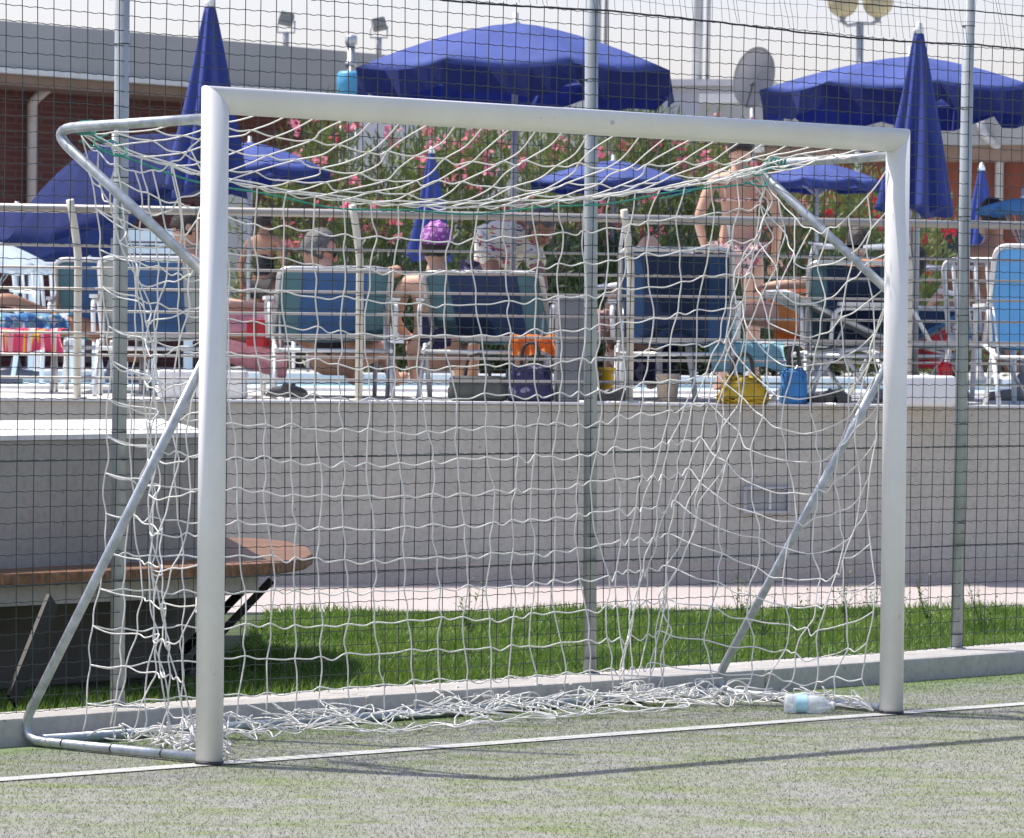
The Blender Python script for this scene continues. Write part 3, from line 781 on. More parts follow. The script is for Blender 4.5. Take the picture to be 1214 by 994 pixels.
# ================================================================== GRASS STRIP
N = 52000
def inside(x, y):
    q = np.stack([x, y], 1)
    fo = (q[:, 0]-FL.x)*fn.x+(q[:, 1]-FL.y)*fn.y
    go = (q[:, 0]-ga.x)*(-gd.y)+(q[:, 1]-ga.y)*gd.x
    return (fo > .085) & (go < .02)
x = rng.uniform(-2.4, 3.3, N*4); y = rng.uniform(13.2, 20.2, N*4)
cxr = np.abs(x/y) < .135
def inblk(x, y): return ((x-B0.x)*bnn.x+(y-B0.y)*bnn.y > -.01) & (x < B0.x+.0)
ok = inside(x, y) & cxr & ~inblk(x, y)
x = x[ok][:N]; y = y[ok][:N]; N = len(x); print('grass', N)
h = rng.uniform(.022, .050, N)*(1+.5*np.sin(x*5.1)*np.sin(y*4.3)); ang = rng.uniform(0, 2*PI, N); wd_ = rng.uniform(.003, .006, N)
lean = rng.normal(0, .022, (N, 2))
v = np.zeros((N, 3, 3))
v[:, 0, 0] = x-np.cos(ang)*wd_; v[:, 0, 1] = y-np.sin(ang)*wd_; v[:, 0, 2] = .038
v[:, 1, 0] = x+np.cos(ang)*wd_; v[:, 1, 1] = y+np.sin(ang)*wd_; v[:, 1, 2] = .038
v[:, 2, 0] = x+lean[:, 0]; v[:, 2, 1] = y+lean[:, 1]; v[:, 2, 2] = .04+h
tag(link_me('grass', np_mesh('grass', v, 3), M['grassblade']), kind='stuff', label='short green lawn grass behind the fence', cat='grass')
# fibres and sand grains of the artificial turf
NT = 170000
tx = rng.uniform(-1.9, 2.6, NT*2); ty = rng.uniform(10.3, 17.2, NT*2)
ok = (np.abs(tx/ty) < .128)
fo = (tx-FL.x)*fn.x+(ty-FL.y)*fn.y; gs = (tx-GL.x)*n_.x+(ty-GL.y)*n_.y
ok &= (fo < -.25) & ~((gs > -.040) & (gs < .034))
tx = tx[ok][:NT]; ty = ty[ok][:NT]; NT = len(tx)
th = rng.uniform(.003, .009, NT); ta = rng.uniform(0, 2*PI, NT); tw = rng.uniform(.0006, .0014, NT); tl_ = rng.normal(0, .008, (NT, 2))
v = np.zeros((NT, 3, 3))
v[:, 0, 0] = tx-np.cos(ta)*tw; v[:, 0, 1] = ty-np.sin(ta)*tw
v[:, 1, 0] = tx+np.cos(ta)*tw; v[:, 1, 1] = ty+np.sin(ta)*tw
v[:, 2, 0] = tx+tl_[:, 0]; v[:, 2, 1] = ty+tl_[:, 1]; v[:, 2, 2] = th
tag(link_me('turf_fibres', np_mesh('turf_fibres', v, 3), M['turf']), kind='stuff', label='short grey green fibres of the artificial turf', cat='turf')
# weeds
weedspots = [(880, 745, 19), (905, 760, 18), (1000, 748, 19.2), (1030, 740, 19.2), (960, 760, 18.0), (1165, 745, 18.6), (1100, 742, 19.0), (1060, 755, 18), (555, 735, 18.2), (300, 770, 15.9)]
wl = ['tall thin weed in the lawn left of the leaning goal tube', 'low weed in front of the leaning goal tube foot', 'bushy weed left of the right goal post', 'weed close against the right goal post', 'spreading weed in the middle of the lawn below the wall light', 'tall weed right of the right fence post', 'weed between the right goal post and fence post', 'short weed hidden behind the right goal post', 'lone grass tuft behind the middle of the net', 'tuft of weed under the wooden bench end']
for (px, py, Y), lab in zip(weedspots, wl):
    b_ = PG(px, min(py+20, 800), .05) if py > 700 else P(px, py, Y)
    root = V((XD(px, Y, .1), Y, .04))
    vs = []
    for s in range(9):
        hh = random.uniform(.10, .24); dx, dy = rnd(.07), rnd(.07)
        for q in range(9):
            t = (q+1)/9; c = np.array([root.x+dx*t*1.2, root.y+dy*t, root.z+hh*t]); a = random.uniform(0, 2*PI); L = random.uniform(.02, .045)*(1.1-t*.6)
            d = np.array([math.cos(a), math.sin(a), random.uniform(.1, .9)])*L; wv = np.array([-math.sin(a), math.cos(a), 0])*.005
            vs.append([c, c+d*.5+wv, c+d, c+d*.5-wv])
        a = random.uniform(0, 2*PI); wv = np.array([math.cos(a), math.sin(a), 0])*.0018
        r0 = np.array(root); r1 = np.array([root.x+dx*1.2, root.y+dy, root.z+hh]); vs.append([r0-wv, r0+wv, r1+wv*.4, r1-wv*.4])
    me = np_mesh('weed', np.array(vs)-np.array(root), 4); o = link_me('weed', me, M['weed']); o.location = root
    tag(o, lab, 'weed', 'weeds growing in the lawn strip')
# ================================================================== RAILING ON THE WALL
rail = empty('pool_railing', Wp(0, .16, 1.0), 0, 'metal railing with many thin bars along the pool terrace edge', 'railing')
def wpx(px, off=.16):
    """along-wall coordinate of the column px"""
    d = P(px, 400, 10)-V((0, 0, CAMZ)); o0 = V((0, 0, CAMZ)); q0_ = wa+wn*off
    t = (q0_-o0).dot(wn)/d.dot(wn); return ((o0+d*t)-wa).dot(wd)
RH = .975
bm = bmesh.new(); tube(bm, [Wp(-7, .16, 1+RH), Wp(10, .16, 1+RH)], .022, 14); child_mesh('top_rail', bm, M['rail'], rail, True)
for z in (.785, .672, .565, .450, .338, .225, .108):
    bm = bmesh.new(); tube(bm, [Wp(-7, .13, 1+z), Wp(10, .13, 1+z)], .0068, 8); child_mesh('rail_bar', bm, M['rail'], rail, True)
for px in (-245, 90, 424, 745, 1075, 1400):
    a = wpx(px+2)
    bm = bmesh.new()
    k = .045
    poly = [Wp(a, .16, 1.0), Wp(a, .16, 1.74), Wp(a-.025, .15, 1.90), Wp(a-.05, .13, 2.02)]
    tube(bm, fillet(poly, .06, 4), .02, 10, ra=None); lathe(bm, [(.001, 0), (.05, 0), (.05, .01), (.001, .01)], 12, Wp(a, .16, 1.0))
    child_mesh('rail_post', bm, M['pipe_cream'], rail)

# ================================================================== LOUNGERS
def quadstrip(bm, rows, thick, mi=0):
    """grid of points -> thin slab"""
    up = [[bm.verts.new(p) for p in r] for r in rows]
    for i in range(len(rows)-1):
        for k in range(len(rows[0])-1):
            f = bm.faces.new((up[i][k], up[i][k+1], up[i+1][k+1], up[i+1][k])); f.smooth = True; f.material_index = mi
    bmesh.ops.solidify(bm, geom=bm.faces[:], thickness=thick)
def lounger(label, loc, rz, ang, backlen=.68, seat=.33, width=.62, fab='bed_blue', fab2='bed_navy', canopy=None, group='sun loungers on the pool terrace', frame='alu', solid=False):
    root = empty('sun_lounger', loc, rz, label, 'sun lounger', group)
    hy = .66; hw = width/2; A = math.radians(ang)
    top = V((0, hy-backlen*math.cos(A), seat+backlen*math.sin(A)))
    # frames
    bm = bmesh.new()
    for s in (-1, 1): tube(bm, fillet([(s*hw, hy-.05, seat), (s*hw, 1.85, seat), (s*hw*.9, 1.92, seat-.02)], .05), .014, 8)
    tube(bm, [(-hw, 1.9, seat-.01), (hw, 1.9, seat-.01)], .014, 8); tube(bm, [(-hw, hy, seat), (hw, hy, seat)], .014, 8)
    link_mesh('frame', bm, M[frame], root)
    bm = bmesh.new()
    quadstrip(bm, [[V((x, y, seat+.008-.025*(1-(x/hw)**2)-.012*math.sin((y-hy)*5))) for x in np.linspace(-hw, hw, 7)] for y in np.linspace(hy+.01, 1.88, 12)], .008)
    link_mesh('seat', bm, M[fab], root)
    # backrest frame and fabric: coloured bands
    bm = bmesh.new()
    tube(bm, fillet([V((-hw, hy, seat)), V((-hw*.97, top.y, top.z)), V((hw*.97, top.y, top.z)), V((hw, hy, seat))], .07), .015, 8)
    br = link_mesh('backrest_frame', bm, M[frame], root)
    bm = bmesh.new()
    rows = []
    for t in np.linspace(.02, .97, 26):
        c = V((0, hy, seat)).lerp(top, t); rows.append([c+V((x*hw*.965, .035*(1-x*x)*math.sin(PI*t), -.03*(1-x*x)*math.sin(PI*t)+.004*math.sin(t*23+x*3))) for x in np.linspace(-1, 1, 11)])
    quadstrip(bm, rows, .008)
    for f in bm.faces:
        cx = f.calc_center_median().x/hw
        f.material_index = 1 if abs(cx) > .62 else 0
    link_mesh('backrest', bm, [M[fab2], M[fab]], root)
    # prop
    bm = bmesh.new()
    for s in (-1, 1): tube(bm, [V((s*hw*.92, hy, seat)).lerp(V((s*hw*.92, top.y, top.z)), .45), V((s*hw*.92, .30, seat-.06))], .007, 6)
    tube(bm, [(-hw, .22, seat-.07), (hw, .22, seat-.07)], .012, 8)
    for s in (-1, 1): tube(bm, [(s*hw, hy, seat), (s*hw, .20, seat-.07)], .013, 8)
    link_mesh('prop', bm, M[frame], root)
    for s in (-1, 1):
        for (ya, yb) in ((.34, .10), (.34, .56), (1.45, 1.62)):
            bm = bmesh.new(); tube(bm, [(s*hw*1.02, ya, seat-.03), (s*hw*1.03, yb, .0)], .0135, 8); link_mesh('leg', bm, M[frame], root)
        bm = bmesh.new()
        tube(bm, fillet([(s*(hw+.03), .28, seat+.02), (s*(hw+.035), .30, seat+.19), (s*(hw+.035), .74, seat+.20), (s*(hw+.02), .86, seat)], .06), .013, 8)
        box(bm, (s*(hw+.035), .52, seat+.215), (.045, .40, .02)); link_mesh('armrest', bm, M['white_plastic'], root)
    if canopy:
        cz, cy = canopy
        bm = bmesh.new()
        for s in (-1, 1): tube(bm, fillet([V((s*hw, top.y+.03, top.z-.05)), V((s*(hw-.03), top.y+.03, cz)), V((s*(hw-.03), cy, cz+.0))], .03), .010, 8)
        tube(bm, [V((-hw+.03, cy, cz)), V((hw-.03, cy, cz))], .010, 8)
        c_ = link_mesh('canopy_frame', bm, M['white_plastic'], root)
        bm = bmesh.new(); quadstrip(bm, [[V((x, y, cz+.012-.012*math.cos(x*9))) for x in np.linspace(-hw, hw, 6)] for y in np.linspace(top.y-.12, cy+.1, 5)], .02)
        link_mesh('sun_canopy', bm, M['umb_white'], c_)
    return root
DZ = .998
lounger('blue mesh lounger behind the woman in sunglasses, its raised back to the railing', (XD(400, 22.5), 22.35, DZ), .10, 33, fab='bed_teal', fab2='bed_blue')
lounger('dark teal lounger whose back leans behind the flowered swim cap', (XD(568, 22.6), 22.4, DZ), -.12, 33, width=.66, backlen=.66, fab='bed_teal', fab2='bed_navy')
lounger('navy lounger with a high back and white sun canopy left of the standing bather', (XD(800, 22.4), 22.3, DZ), -.04, 47, fab='bed_blue', fab2='bed_navy', canopy=(.98, .5))
lounger('blue lounger with white sun canopy just left of the right goal post', (XD(1008, 22.7), 22.5, DZ), -.08, 40, fab='bed_teal', fab2='bed_navy', canopy=(.86, .6), width=.50)
lounger('pale blue lounger with upright back at the far right of the terrace', (XD(1246, 22.3), 22.3, DZ), .05, 60, fab='bed_light', fab2='bed_light', backlen=.62, width=.50, frame='white_plastic')
lounger('grey-blue lounger with wide back behind the left fence post', (XD(180, 22.6), 22.45, DZ), .03, 38, fab='bed_grey', fab2='bed_blue', width=.58)
lounger('blue-grey lounger beside the second railing post on the left', (XD(118, 24.1), 23.9, DZ), .05, 40, fab='bed_teal', fab2='bed_blue', width=.5)
lounger('bright blue deck lounger across the pool behind the left goal post', (XD(340, 30), 33.6+7.0, DZ), PI+.25, 62, fab='bed_bright', fab2='bed_bright', width=.62, backlen=.8)
lounger('second bright blue lounger across the pool, right of the woman in black', (XD(372, 41), 41.0, DZ), .2, 60, fab='bed_bright', fab2='bed_bright', width=.62, backlen=.8)
lounger('lounger with pale canopy lying between the goal post and right fence post', (XD(1110, 25), 24.4, DZ), .6, 18, fab='bed_light', fab2='bed_blue', width=.55, canopy=(.78, .9))
lounger('grey lounger holding the pale blue towel near the yellow bag', (XD(905, 23.4), 23.0, DZ), -1.35, 24, fab='bed_grey', fab2='bed_grey', width=.5)

# ================================================================== PARASOLS
def parasol_open(name_label, loc, R=.95, hz=1.72, rise=.34, val=.12, poleR=.019, tilt=(0, 0), nseg=8, m='blue_fab', rot=.2, group='open blue parasols by the pool'):
    root = empty('parasol', loc, 0, name_label, 'parasol', group)
    bm = bmesh.new(); tube(bm, [(0, 0, 0), (0, 0, hz+rise+.06)], poleR, 12); link_mesh('pole', bm, M['mast'], root)
    bm = bmesh.new(); lathe(bm, [(.001, 0), (.20, 0), (.20, .05), (.05, .07), (.03, .16), (.001, .16)], 18); link_mesh('base', bm, M['grey_plastic'], root)
    T = Matrix.Translation((0, 0, hz)) @ Matrix.Rotation(tilt[0], 4, 'X') @ Matrix.Rotation(tilt[1], 4, 'Y')
    bm = bmesh.new(); sub = 6; rings = []
    nn = nseg*sub
    for q in range(8):
        t = q/7; r = R*t; z = rise*(1-t**1.45)
        ring = []
        for k in range(nn):
            th = 2*PI*k/nn+rot; ph = (k % sub)/sub
            flat = math.cos(PI/nseg)/math.cos((ph-.5)*2*PI/nseg)
            ring.append(bm.verts.new(V((math.cos(th)*r*flat, math.sin(th)*r*flat, z-.03*t*math.sin(PI*ph)))) if q else None)
        rings.append(ring)
    apex = bm.verts.new((0, 0, rise))
    for k in range(nn): bm.faces.new((apex, rings[1][k], rings[1][(k+1) % nn]))
    for q in range(1, 7):
        for k in range(nn): bm.faces.new((rings[q][k], rings[q+1][k], rings[q+1][(k+1) % nn], rings[q][(k+1) % nn]))
    bmesh.ops.solidify(bm, geom=bm.faces[:], thickness=.004)
    for f in bm.faces: f.smooth = True
    for v_ in bm.verts: v_.co = T @ v_.co
    can = link_mesh('canopy', bm, M[m], root)
    bm = bmesh.new(); a_ = []; b_ = []
    for k in range(nn):
        th = 2*PI*k/nn+rot; ph = (k % sub)/sub; flat = math.cos(PI/nseg)/math.cos((ph-.5)*2*PI/nseg)
        z = -.03*math.sin(PI*ph); rr_ = (R+.003)*flat; wv = 1+.025*math.sin(k*2.3)+.01*math.sin(k*5.1)
        a_.append(bm.verts.new(V((math.cos(th)*rr_, math.sin(th)*rr_, z)))); b_.append(bm.verts.new(V((math.cos(th)*rr_*wv, math.sin(th)*rr_*wv, z-val*(1+.12*math.sin(k*1.7)-.25*(ph == 0))))))
    for k in range(nn): bm.faces.new((a_[k], b_[k], b_[(k+1) % nn], a_[(k+1) % nn])).smooth = True
    bmesh.ops.solidify(bm, geom=bm.faces[:], thickness=.003)
    for v_ in bm.verts: v_.co = T @ v_.co
    link_mesh('valance', bm, M['blue_closed' if m == 'blue_fab' else m], can)  # valance takes the darker blue: its shading is put into the colour
    bm = bmesh.new()
    for k in range(nseg):
        th = 2*PI*k/nseg+rot; p0 = T @ V((0, 0, rise-.02)); p1 = T @ V((math.cos(th)*R*.98, math.sin(th)*R*.98, -.012)); pm = T @ V((math.cos(th)*R*.5, math.sin(th)*R*.5, rise*.55))
        tube(bm, [p0, pm, p1], .005, 5); tube(bm, [T @ V((0, 0, rise-.35)), pm], .004, 5)
    link_mesh('ribs', bm, M['mast'], root)
    bm = bmesh.new(); lathe(bm, [(.001, 0), (.030, 0), (.026, .015), (.010, .025), (.008, .035), (.001, .04)], 12, T @ V((0, 0, rise-.008))); link_mesh('finial', bm, M['white_plastic'], root)
    return root
def px_z(px, py, Y): return P(px, py, Y).z
z_ = px_z(607, 22, 24.2)
parasol_open('largest open blue parasol, above the crossbar in the middle', (XD(610, 24.2, 2.6), 24.2, DZ), R=.97, hz=z_-1-.315, rise=.29, val=.15, rot=.35)
z_ = px_z(1075, 64, 25.5)
parasol_open('open blue parasol behind the furled one at the right', (XD(1078, 25.5, 2.6), 25.5, DZ), R=.93, hz=z_-1-.235, rise=.22, val=.15, rot=.1)
z_ = px_z(726, 188, 43)
parasol_open('small open blue parasol in front of the oleanders, centre', (XD(726, 43, 2.3), 43, DZ), R=.88, hz=z_-1-.25, rise=.23, val=.07, rot=.2)
z_ = px_z(965, 190, 42)
parasol_open('small open blue parasol seen under the right end of the crossbar', (XD(968, 42, 2.3), 42, DZ), R=.68, hz=z_-1-.22, rise=.20, val=.07, rot=.5)
z_ = px_z(285, 165, 41)
parasol_open('open blue parasol partly behind the left furled one', (XD(295, 41, 2.3), 41, DZ), R=.82, hz=z_-1-.30, rise=.27, val=.09, rot=.3)
z_ = px_z(120, 145, 30)
parasol_open('dark blue parasol tilted over at the far left', (XD(135, 30, 2.3), 30, DZ), R=.86, hz=z_-1-.46, rise=.32, val=.10, rot=.3, tilt=(0.35, -.42), m='navy_fab')
z_ = px_z(30, 242, 33)
parasol_open('low navy parasol under the tilted one, left edge', (XD(20, 33, 2.3), 33, DZ), R=.80, hz=z_-1-.24, rise=.20, val=.14, rot=.1, tilt=(.1, 0), m='navy_fab')
z_ = px_z(5, 280, 27)
parasol_open('low pale parasol at the left edge of the terrace', (XD(-8, 27, 1.9), 27, DZ), R=.40, hz=z_-1-.2, rise=.17, val=.02, rot=.1, m='umb_white', group='low parasols')
z_ = px_z(1205, 232, 25)
parasol_open('low pale blue parasol at the right edge behind the fence post', (XD(1214, 25, 1.9), 25, DZ), R=.30, hz=z_-1-.08, rise=.07, val=.015, rot=.1, m='bed_light', group='low parasols')

def parasol_closed(label, loc, ztop, L, rb, m='blue_closed', npl=8, group='furled parasols by the pool'):
    root = empty('furled_parasol', loc, 0, label, 'parasol', group)
    bm = bmesh.new(); tube(bm, [(0, 0, 0), (0, 0, ztop)], .019, 12); link_mesh('pole', bm, M['mast'], root)
    bm = bmesh.new(); lathe(bm, [(.001, 0), (.20, 0), (.20, .05), (.05, .07), (.03, .16), (.001, .16)], 18); link_mesh('base', bm, M['grey_plastic'], root)
    bm = bmesh.new(); prof = []
    ph0 = random.uniform(0, 6)
    for q in range(22):
        t = q/21; prof.append((max(.03, rb*(.14+.92*t**.85)), ztop-.05-L*t))
    def fn_(th, z):
        t = (ztop-.05-z)/L
        return .90*(1+(.07+.25*t)*math.sin(npl*th+ph0+2.0*t)+.10*t*math.sin(3*th+ph0)+.04*math.sin(17*th+ph0*2))
    lathe(bm, prof, 72, (0, 0, 0), fn_)
    # ragged hem
    for v_ in bm.verts:
        if v_.co.z < ztop-.05-L+.01: v_.co.z += .03*math.sin(5*math.atan2(v_.co.y, v_.co.x)+ph0)
    link_mesh('canopy', bm, M[m], root)
    bm = bmesh.new(); lathe(bm, [(.001, 0), (.032, 0), (.028, .03), (.016, .05), (.009, .065), (.001, .07)], 12, (0, 0, ztop-.06)); link_mesh('finial', bm, M['white_plastic'], root)
    return root
def closed(px, pyt, pyb, Y, wpx_, label):
    zt = px_z(px, pyt, Y); zb = px_z(px, pyb, Y); parasol_closed(label, (XD(px, Y, (zt+zb)/2), Y, DZ), zt-DZ+.03, zt-zb, wpx_/2/F*Y)
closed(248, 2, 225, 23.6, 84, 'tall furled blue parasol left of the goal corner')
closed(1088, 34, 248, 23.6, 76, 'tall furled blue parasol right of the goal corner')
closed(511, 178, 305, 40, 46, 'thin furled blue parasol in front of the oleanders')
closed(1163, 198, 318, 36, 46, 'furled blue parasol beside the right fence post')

# ================================================================== PEOPLE
def skin_mesh(verts, edges, radii, sub=1):
    me = bpy.data.meshes.new('t'); me.from_pydata([tuple(v) for v in verts], edges, [])
    o = bpy.data.objects.new('t', me); C.objects.link(o)
    md = o.modifiers.new('s', 'SKIN'); md.use_smooth_shade = True
    for i, r in enumerate(radii):
        sv = me.skin_vertices[0].data[i]; sv.radius = (r, r) if not isinstance(r, tuple) else r
        sv.use_root = (i == 0)
    if sub:
        s = o.modifiers.new('u', 'SUBSURF'); s.levels = sub; s.render_levels = sub
    dg = bpy.context.evaluated_depsgraph_get(); dg.update()
    out = bpy.data.meshes.new_from_object(o.evaluated_get(dg))
    bpy.data.objects.remove(o); bpy.data.meshes.remove(me); return out
def ellip(bm, c, r, rot=None, n=16, cut=None):
    k = bmesh.new(); bmesh.ops.create_uvsphere(k, u_segments=n, v_segments=n//2+2, radius=1)
    if cut is not None: bmesh.ops.bisect_plane(k, geom=k.verts[:]+k.edges[:]+k.faces[:], plane_co=(0, 0, cut[1]), plane_no=cut[0], clear_inner=True)
    for v_ in k.verts:
        p = V((v_.co.x*r[0], v_.co.y*r[1], v_.co.z*r[2]))
        v_.co = V(c)+(rot @ p if rot is not None else p)
    for f in k.faces: f.smooth = True
    me = bpy.data.meshes.new('t'); k.to_mesh(me); k.free(); bm.from_mesh(me); bpy.data.meshes.remove(me)
POSE = {
 'stand': dict(pelvis=(0, 0, .93), waist=(0, .01, 1.08), chest=(0, 0, 1.28), neck=(0, -.01, 1.42), head=(0, .01, 1.56), sh=(.17, -.0, 1.36), el=(.25, -.03, 1.10), wr=(.27, .05, .87), hip=(.085, 0, .88), kn=(.095, .01, .49), an=(.10, -.02, .09), to=(.12, .14, .03)),
 'sit': dict(pelvis=(0, 0, .44), waist=(0, -.05, .58), chest=(0, -.12, .77), neck=(0, -.15, .92), head=(0, -.13, 1.05), sh=(.17, -.13, .86), el=(.24, -.02, .64), wr=(.18, .2, .56), hip=(.09, .02, .43), kn=(.13, .42, .50), an=(.13, .70, .30), to=(.14, .84, .34)),
}
def person(label, loc, rz, pose, ov=None, skin='skin', hair='hair_dark', scale=1, clothes=(), female=False, headrot=(0, 0, 0), hairlen=.0, hat=None, glasses=False, cat='person'):
    J = {}
    for k, v_ in POSE[pose].items():
        if k in ('sh', 'el', 'wr', 'hip', 'kn', 'an', 'to'): J[k+'R'] = V(v_); J[k+'L'] = V((-v_[0], v_[1], v_[2]))
        else: J[k] = V(v_)
    if ov:
        for k, v_ in ov.items(): J[k] = V(v_)
    root = empty('person', loc, rz, label, cat); root.scale = (scale,)*3
    names = ['pelvis', 'waist', 'chest', 'neck', 'headb', 'shL', 'elL', 'wrL', 'haL', 'shR', 'elR', 'wrR', 'haR', 'hipL', 'knL', 'anL', 'toL', 'hipR', 'knR', 'anR', 'toR']
    J['headb'] = J['neck'].lerp(J['head'], .75)
    for s in 'LR':
        d = (J['wr'+s]-J['el'+s]).normalized(); J['ha'+s] = J['wr'+s]+d*.085
    ed = [('pelvis', 'waist'), ('waist', 'chest'), ('chest', 'neck'), ('neck', 'headb')]
    for s in 'LR': ed += [('chest', 'sh'+s), ('sh'+s, 'el'+s), ('el'+s, 'wr'+s), ('wr'+s, 'ha'+s), ('pelvis', 'hip'+s), ('hip'+s, 'kn'+s), ('kn'+s, 'an'+s), ('an'+s, 'to'+s)]
    R0 = dict(pelvis=(.135, .105), waist=(.118, .09), chest=(.135, .10), neck=.052, headb=.05, sh=.058, el=.040, wr=.027, ha=(.034, .018), hip=.09, kn=.056, an=.036, to=.034)
    if female: R0.update(pelvis=(.15, .115), waist=(.105, .085), chest=(.125, .10), sh=.05, el=.036, wr=.024, hip=.098)
    idx = {n: i for i, n in enumerate(names)}
    rad = [R0.get(n, R0.get(n[:-1])) for n in names]
    me = skin_mesh([J[n] for n in names], [(idx[a], idx[b]) for a, b in ed], rad, 1)
    bm = bmesh.new(); bm.from_mesh(me); bpy.data.meshes.remove(me)
    # fingers
    for s in 'LR':
        h = J['ha'+s]; d = (h-J['wr'+s]).normalized(); side = d.cross(V((0, 0, 1)))
        side = side.normalized() if side.length > .1 else V((1, 0, 0)); up = side.cross(d)
        for q, L in enumerate((.062, .072, .068, .052)):
            b0 = h+side*(.027-.018*q)-d*.012
            tube(bm, [b0, b0+d*L*.55-up*.006, b0+d*L-up*.022], .008, 6, ra=[.009, .008, .006])
        b0 = J['wr'+s]+d*.03; tube(bm, [b0+side*.02, b0+side*.05+d*.02, b0+side*.058+d*.05], .009, 6, ra=[.011, .009, .007])
    # head
    hr = Euler(headrot).to_matrix(); hc = J['head']
    ellip(bm, hc, (.076, .094, .112), hr, 20)
    ellip(bm, hc+hr@V((0, .03, -.055)), (.055, .06, .055), hr, 14)
    ellip(bm, hc+hr@V((0, .098, -.012)), (.012, .02, .024), hr, 10)
    for s in (-1, 1): ellip(bm, hc+hr@V((s*.078, -.005, -.005)), (.010, .018, .030), hr, 10)
    ellip(bm, hc+hr@V((0, .088, -.050)), (.024, .010, .007), hr, 10)
    link_mesh('body', bm, M[skin], root, True)
    for s in (-1, 1):
        bm = bmesh.new(); ellip(bm, hc+hr@V((s*.030, .083, .008)), (.012, .008, .007), hr, 10)
        link_mesh('eye', bm, M['dk_plastic'], root)
    if glasses:
        bm = bmesh.new()
        for s in (-1, 1): ellip(bm, hc+hr@V((s*.034, .092, .006)), (.028, .008, .020), hr, 12); tube(bm, [hc+hr@V((s*.062, .088, .008)), hc+hr@V((s*.083, .0, .006))], .004, 5)
        tube(bm, [hc+hr@V((-.03, .098, .01)), hc+hr@V((.03, .098, .01))], .004, 5)
        link_mesh('sunglasses', bm, M['dk_plastic'], root)
    if hair:
        k = bmesh.new(); bmesh.ops.create_icosphere(k, subdivisions=4, radius=1)
        dele = [v_ for v_ in k.verts if (v_.co.y > .38 and v_.co.z < .55) or v_.co.z < -.45-hairlen*0]
        bmesh.ops.delete(k, geom=dele, context='VERTS')
        for v_ in k.verts:
            n2 = 1+.03*math.sin(v_.co.x*19+v_.co.z*11)+.025*math.sin(v_.co.y*27+v_.co.x*9)
            p = V((v_.co.x*.085, v_.co.y*.103-.006, v_.co.z*.122+.004))*n2
            if v_.co.z < -.1 and hairlen: p.z -= hairlen*(-v_.co.z)
            v_.co = hc+hr@p
        bmesh.ops.solidify(k, geom=k.faces[:], thickness=.006)
        link_mesh('hair', k, M[hair], root, True)
    if hat:
        hm, hk = hat
        k = bmesh.new(); bmesh.ops.create_uvsphere(k, u_segments=24, v_segments=16, radius=1)
        bmesh.ops.delete(k, geom=[v_ for v_ in k.verts if v_.co.z < -.05], context='VERTS')
        for v_ in k.verts: v_.co = hc+hr@V((v_.co.x*.097, v_.co.y*.112, v_.co.z*.128+.022+.006*math.sin(v_.co.x*14)*v_.co.z))
        bmesh.ops.solidify(k, geom=k.faces[:], thickness=.005)
        if hk == 'brim':
            rim0 = []; 
            q = [hc+hr@V((math.cos(t)*.099, math.sin(t)*.114, .018)) for t in np.linspace(0, 2*PI, 25)]
            q2 = [hc+hr@V((math.cos(t)*.112, math.sin(t)*.13, -.005)) for t in np.linspace(0, 2*PI, 25)]
            for a in range(24): quad(k, q[a], q[a+1], q2[a+1], q2[a])
        link_mesh('cap', k, M[hm], root, True)
    def shell(name, parts, grow, m):
        nm = []; 
        for a, b in parts:
            for z in (a, b):
                if z not in nm: nm.append(z)
        P_ = {}
        for z in nm: P_[z] = J[z]
        rr2 = []
        for z in nm:
            r = R0.get(z, R0.get(z[:-1])); r = r if isinstance(r, tuple) else (r, r); rr2.append((r[0]+grow, r[1]+grow))
        me = skin_mesh([P_[z] for z in nm], [(nm.index(a), nm.index(b)) for a, b in parts], rr2, 1)
        me.name = name; link_me(name, me, M[m], root)
    for cl in clothes:
        kind, m = cl[0], cl[1]
        J['thL'] = J['hipL'].lerp(J['knL'], .45); J['thR'] = J['hipR'].lerp(J['knR'], .45); R0['th'] = .082
        J['uaL'] = J['shL'].lerp(J['elL'], .6); J['uaR'] = J['shR'].lerp(J['elR'], .6); R0['ua'] = .052
        if kind == 'shirt':
            J['nk'] = J['chest'].lerp(J['neck'], .75); R0['nk'] = (.075, .062)
            shell('shirt', [('pelvis', 'waist'), ('waist', 'chest'), ('chest', 'nk'), ('chest', 'shL'), ('chest', 'shR'), ('shL', 'uaL'), ('shR', 'uaR')], .018, m)
        if kind == 'top': shell('bikini_top', [('chest', 'waist')], .004, m) if False else None
        if kind == 'shorts': shell('shorts', [('pelvis', 'hipL'), ('pelvis', 'hipR'), ('hipL', 'thL'), ('hipR', 'thR')], .016, m)
        if kind == 'suit': shell('swimsuit', [('pelvis', 'waist'), ('waist', 'chest')], .010, m)
        if kind == 'briefs':
            J['hlL'] = J['pelvis'].lerp(J['hipL'], 1.0); J['hlR'] = J['pelvis'].lerp(J['hipR'], 1.0); R0['hl'] = R0['hip']
            shell('bikini_bottom', [('pelvis', 'hlL'), ('pelvis', 'hlR')], .010, m)
        if kind == 'skirt':
            bm = bmesh.new()
            J['skA'] = J['pelvis']; K0 = (J['knL']+J['knR'])/2
            rows = []
            for t in np.linspace(-.1, 1.0, 10):
                c = J['pelvis'].lerp(K0, t); 
                rows.append([c+V((math.cos(a)*(.17+.05*t), 0, math.sin(a)*(.12+.02*t)+(-.16*t if math.sin(a) < 0 else 0)))+V((0, 0, .01*math.sin(a*13))) for a in np.linspace(0, 2*PI, 49)])
            up = [[bm.verts.new(p) for p in r] for r in rows]
            for i in range(9):
                for q in range(48): bm.faces.new((up[i][q], up[i][q+1], up[i+1][q+1], up[i+1][q])).smooth = True
            link_mesh('skirt', bm, M[m], root)
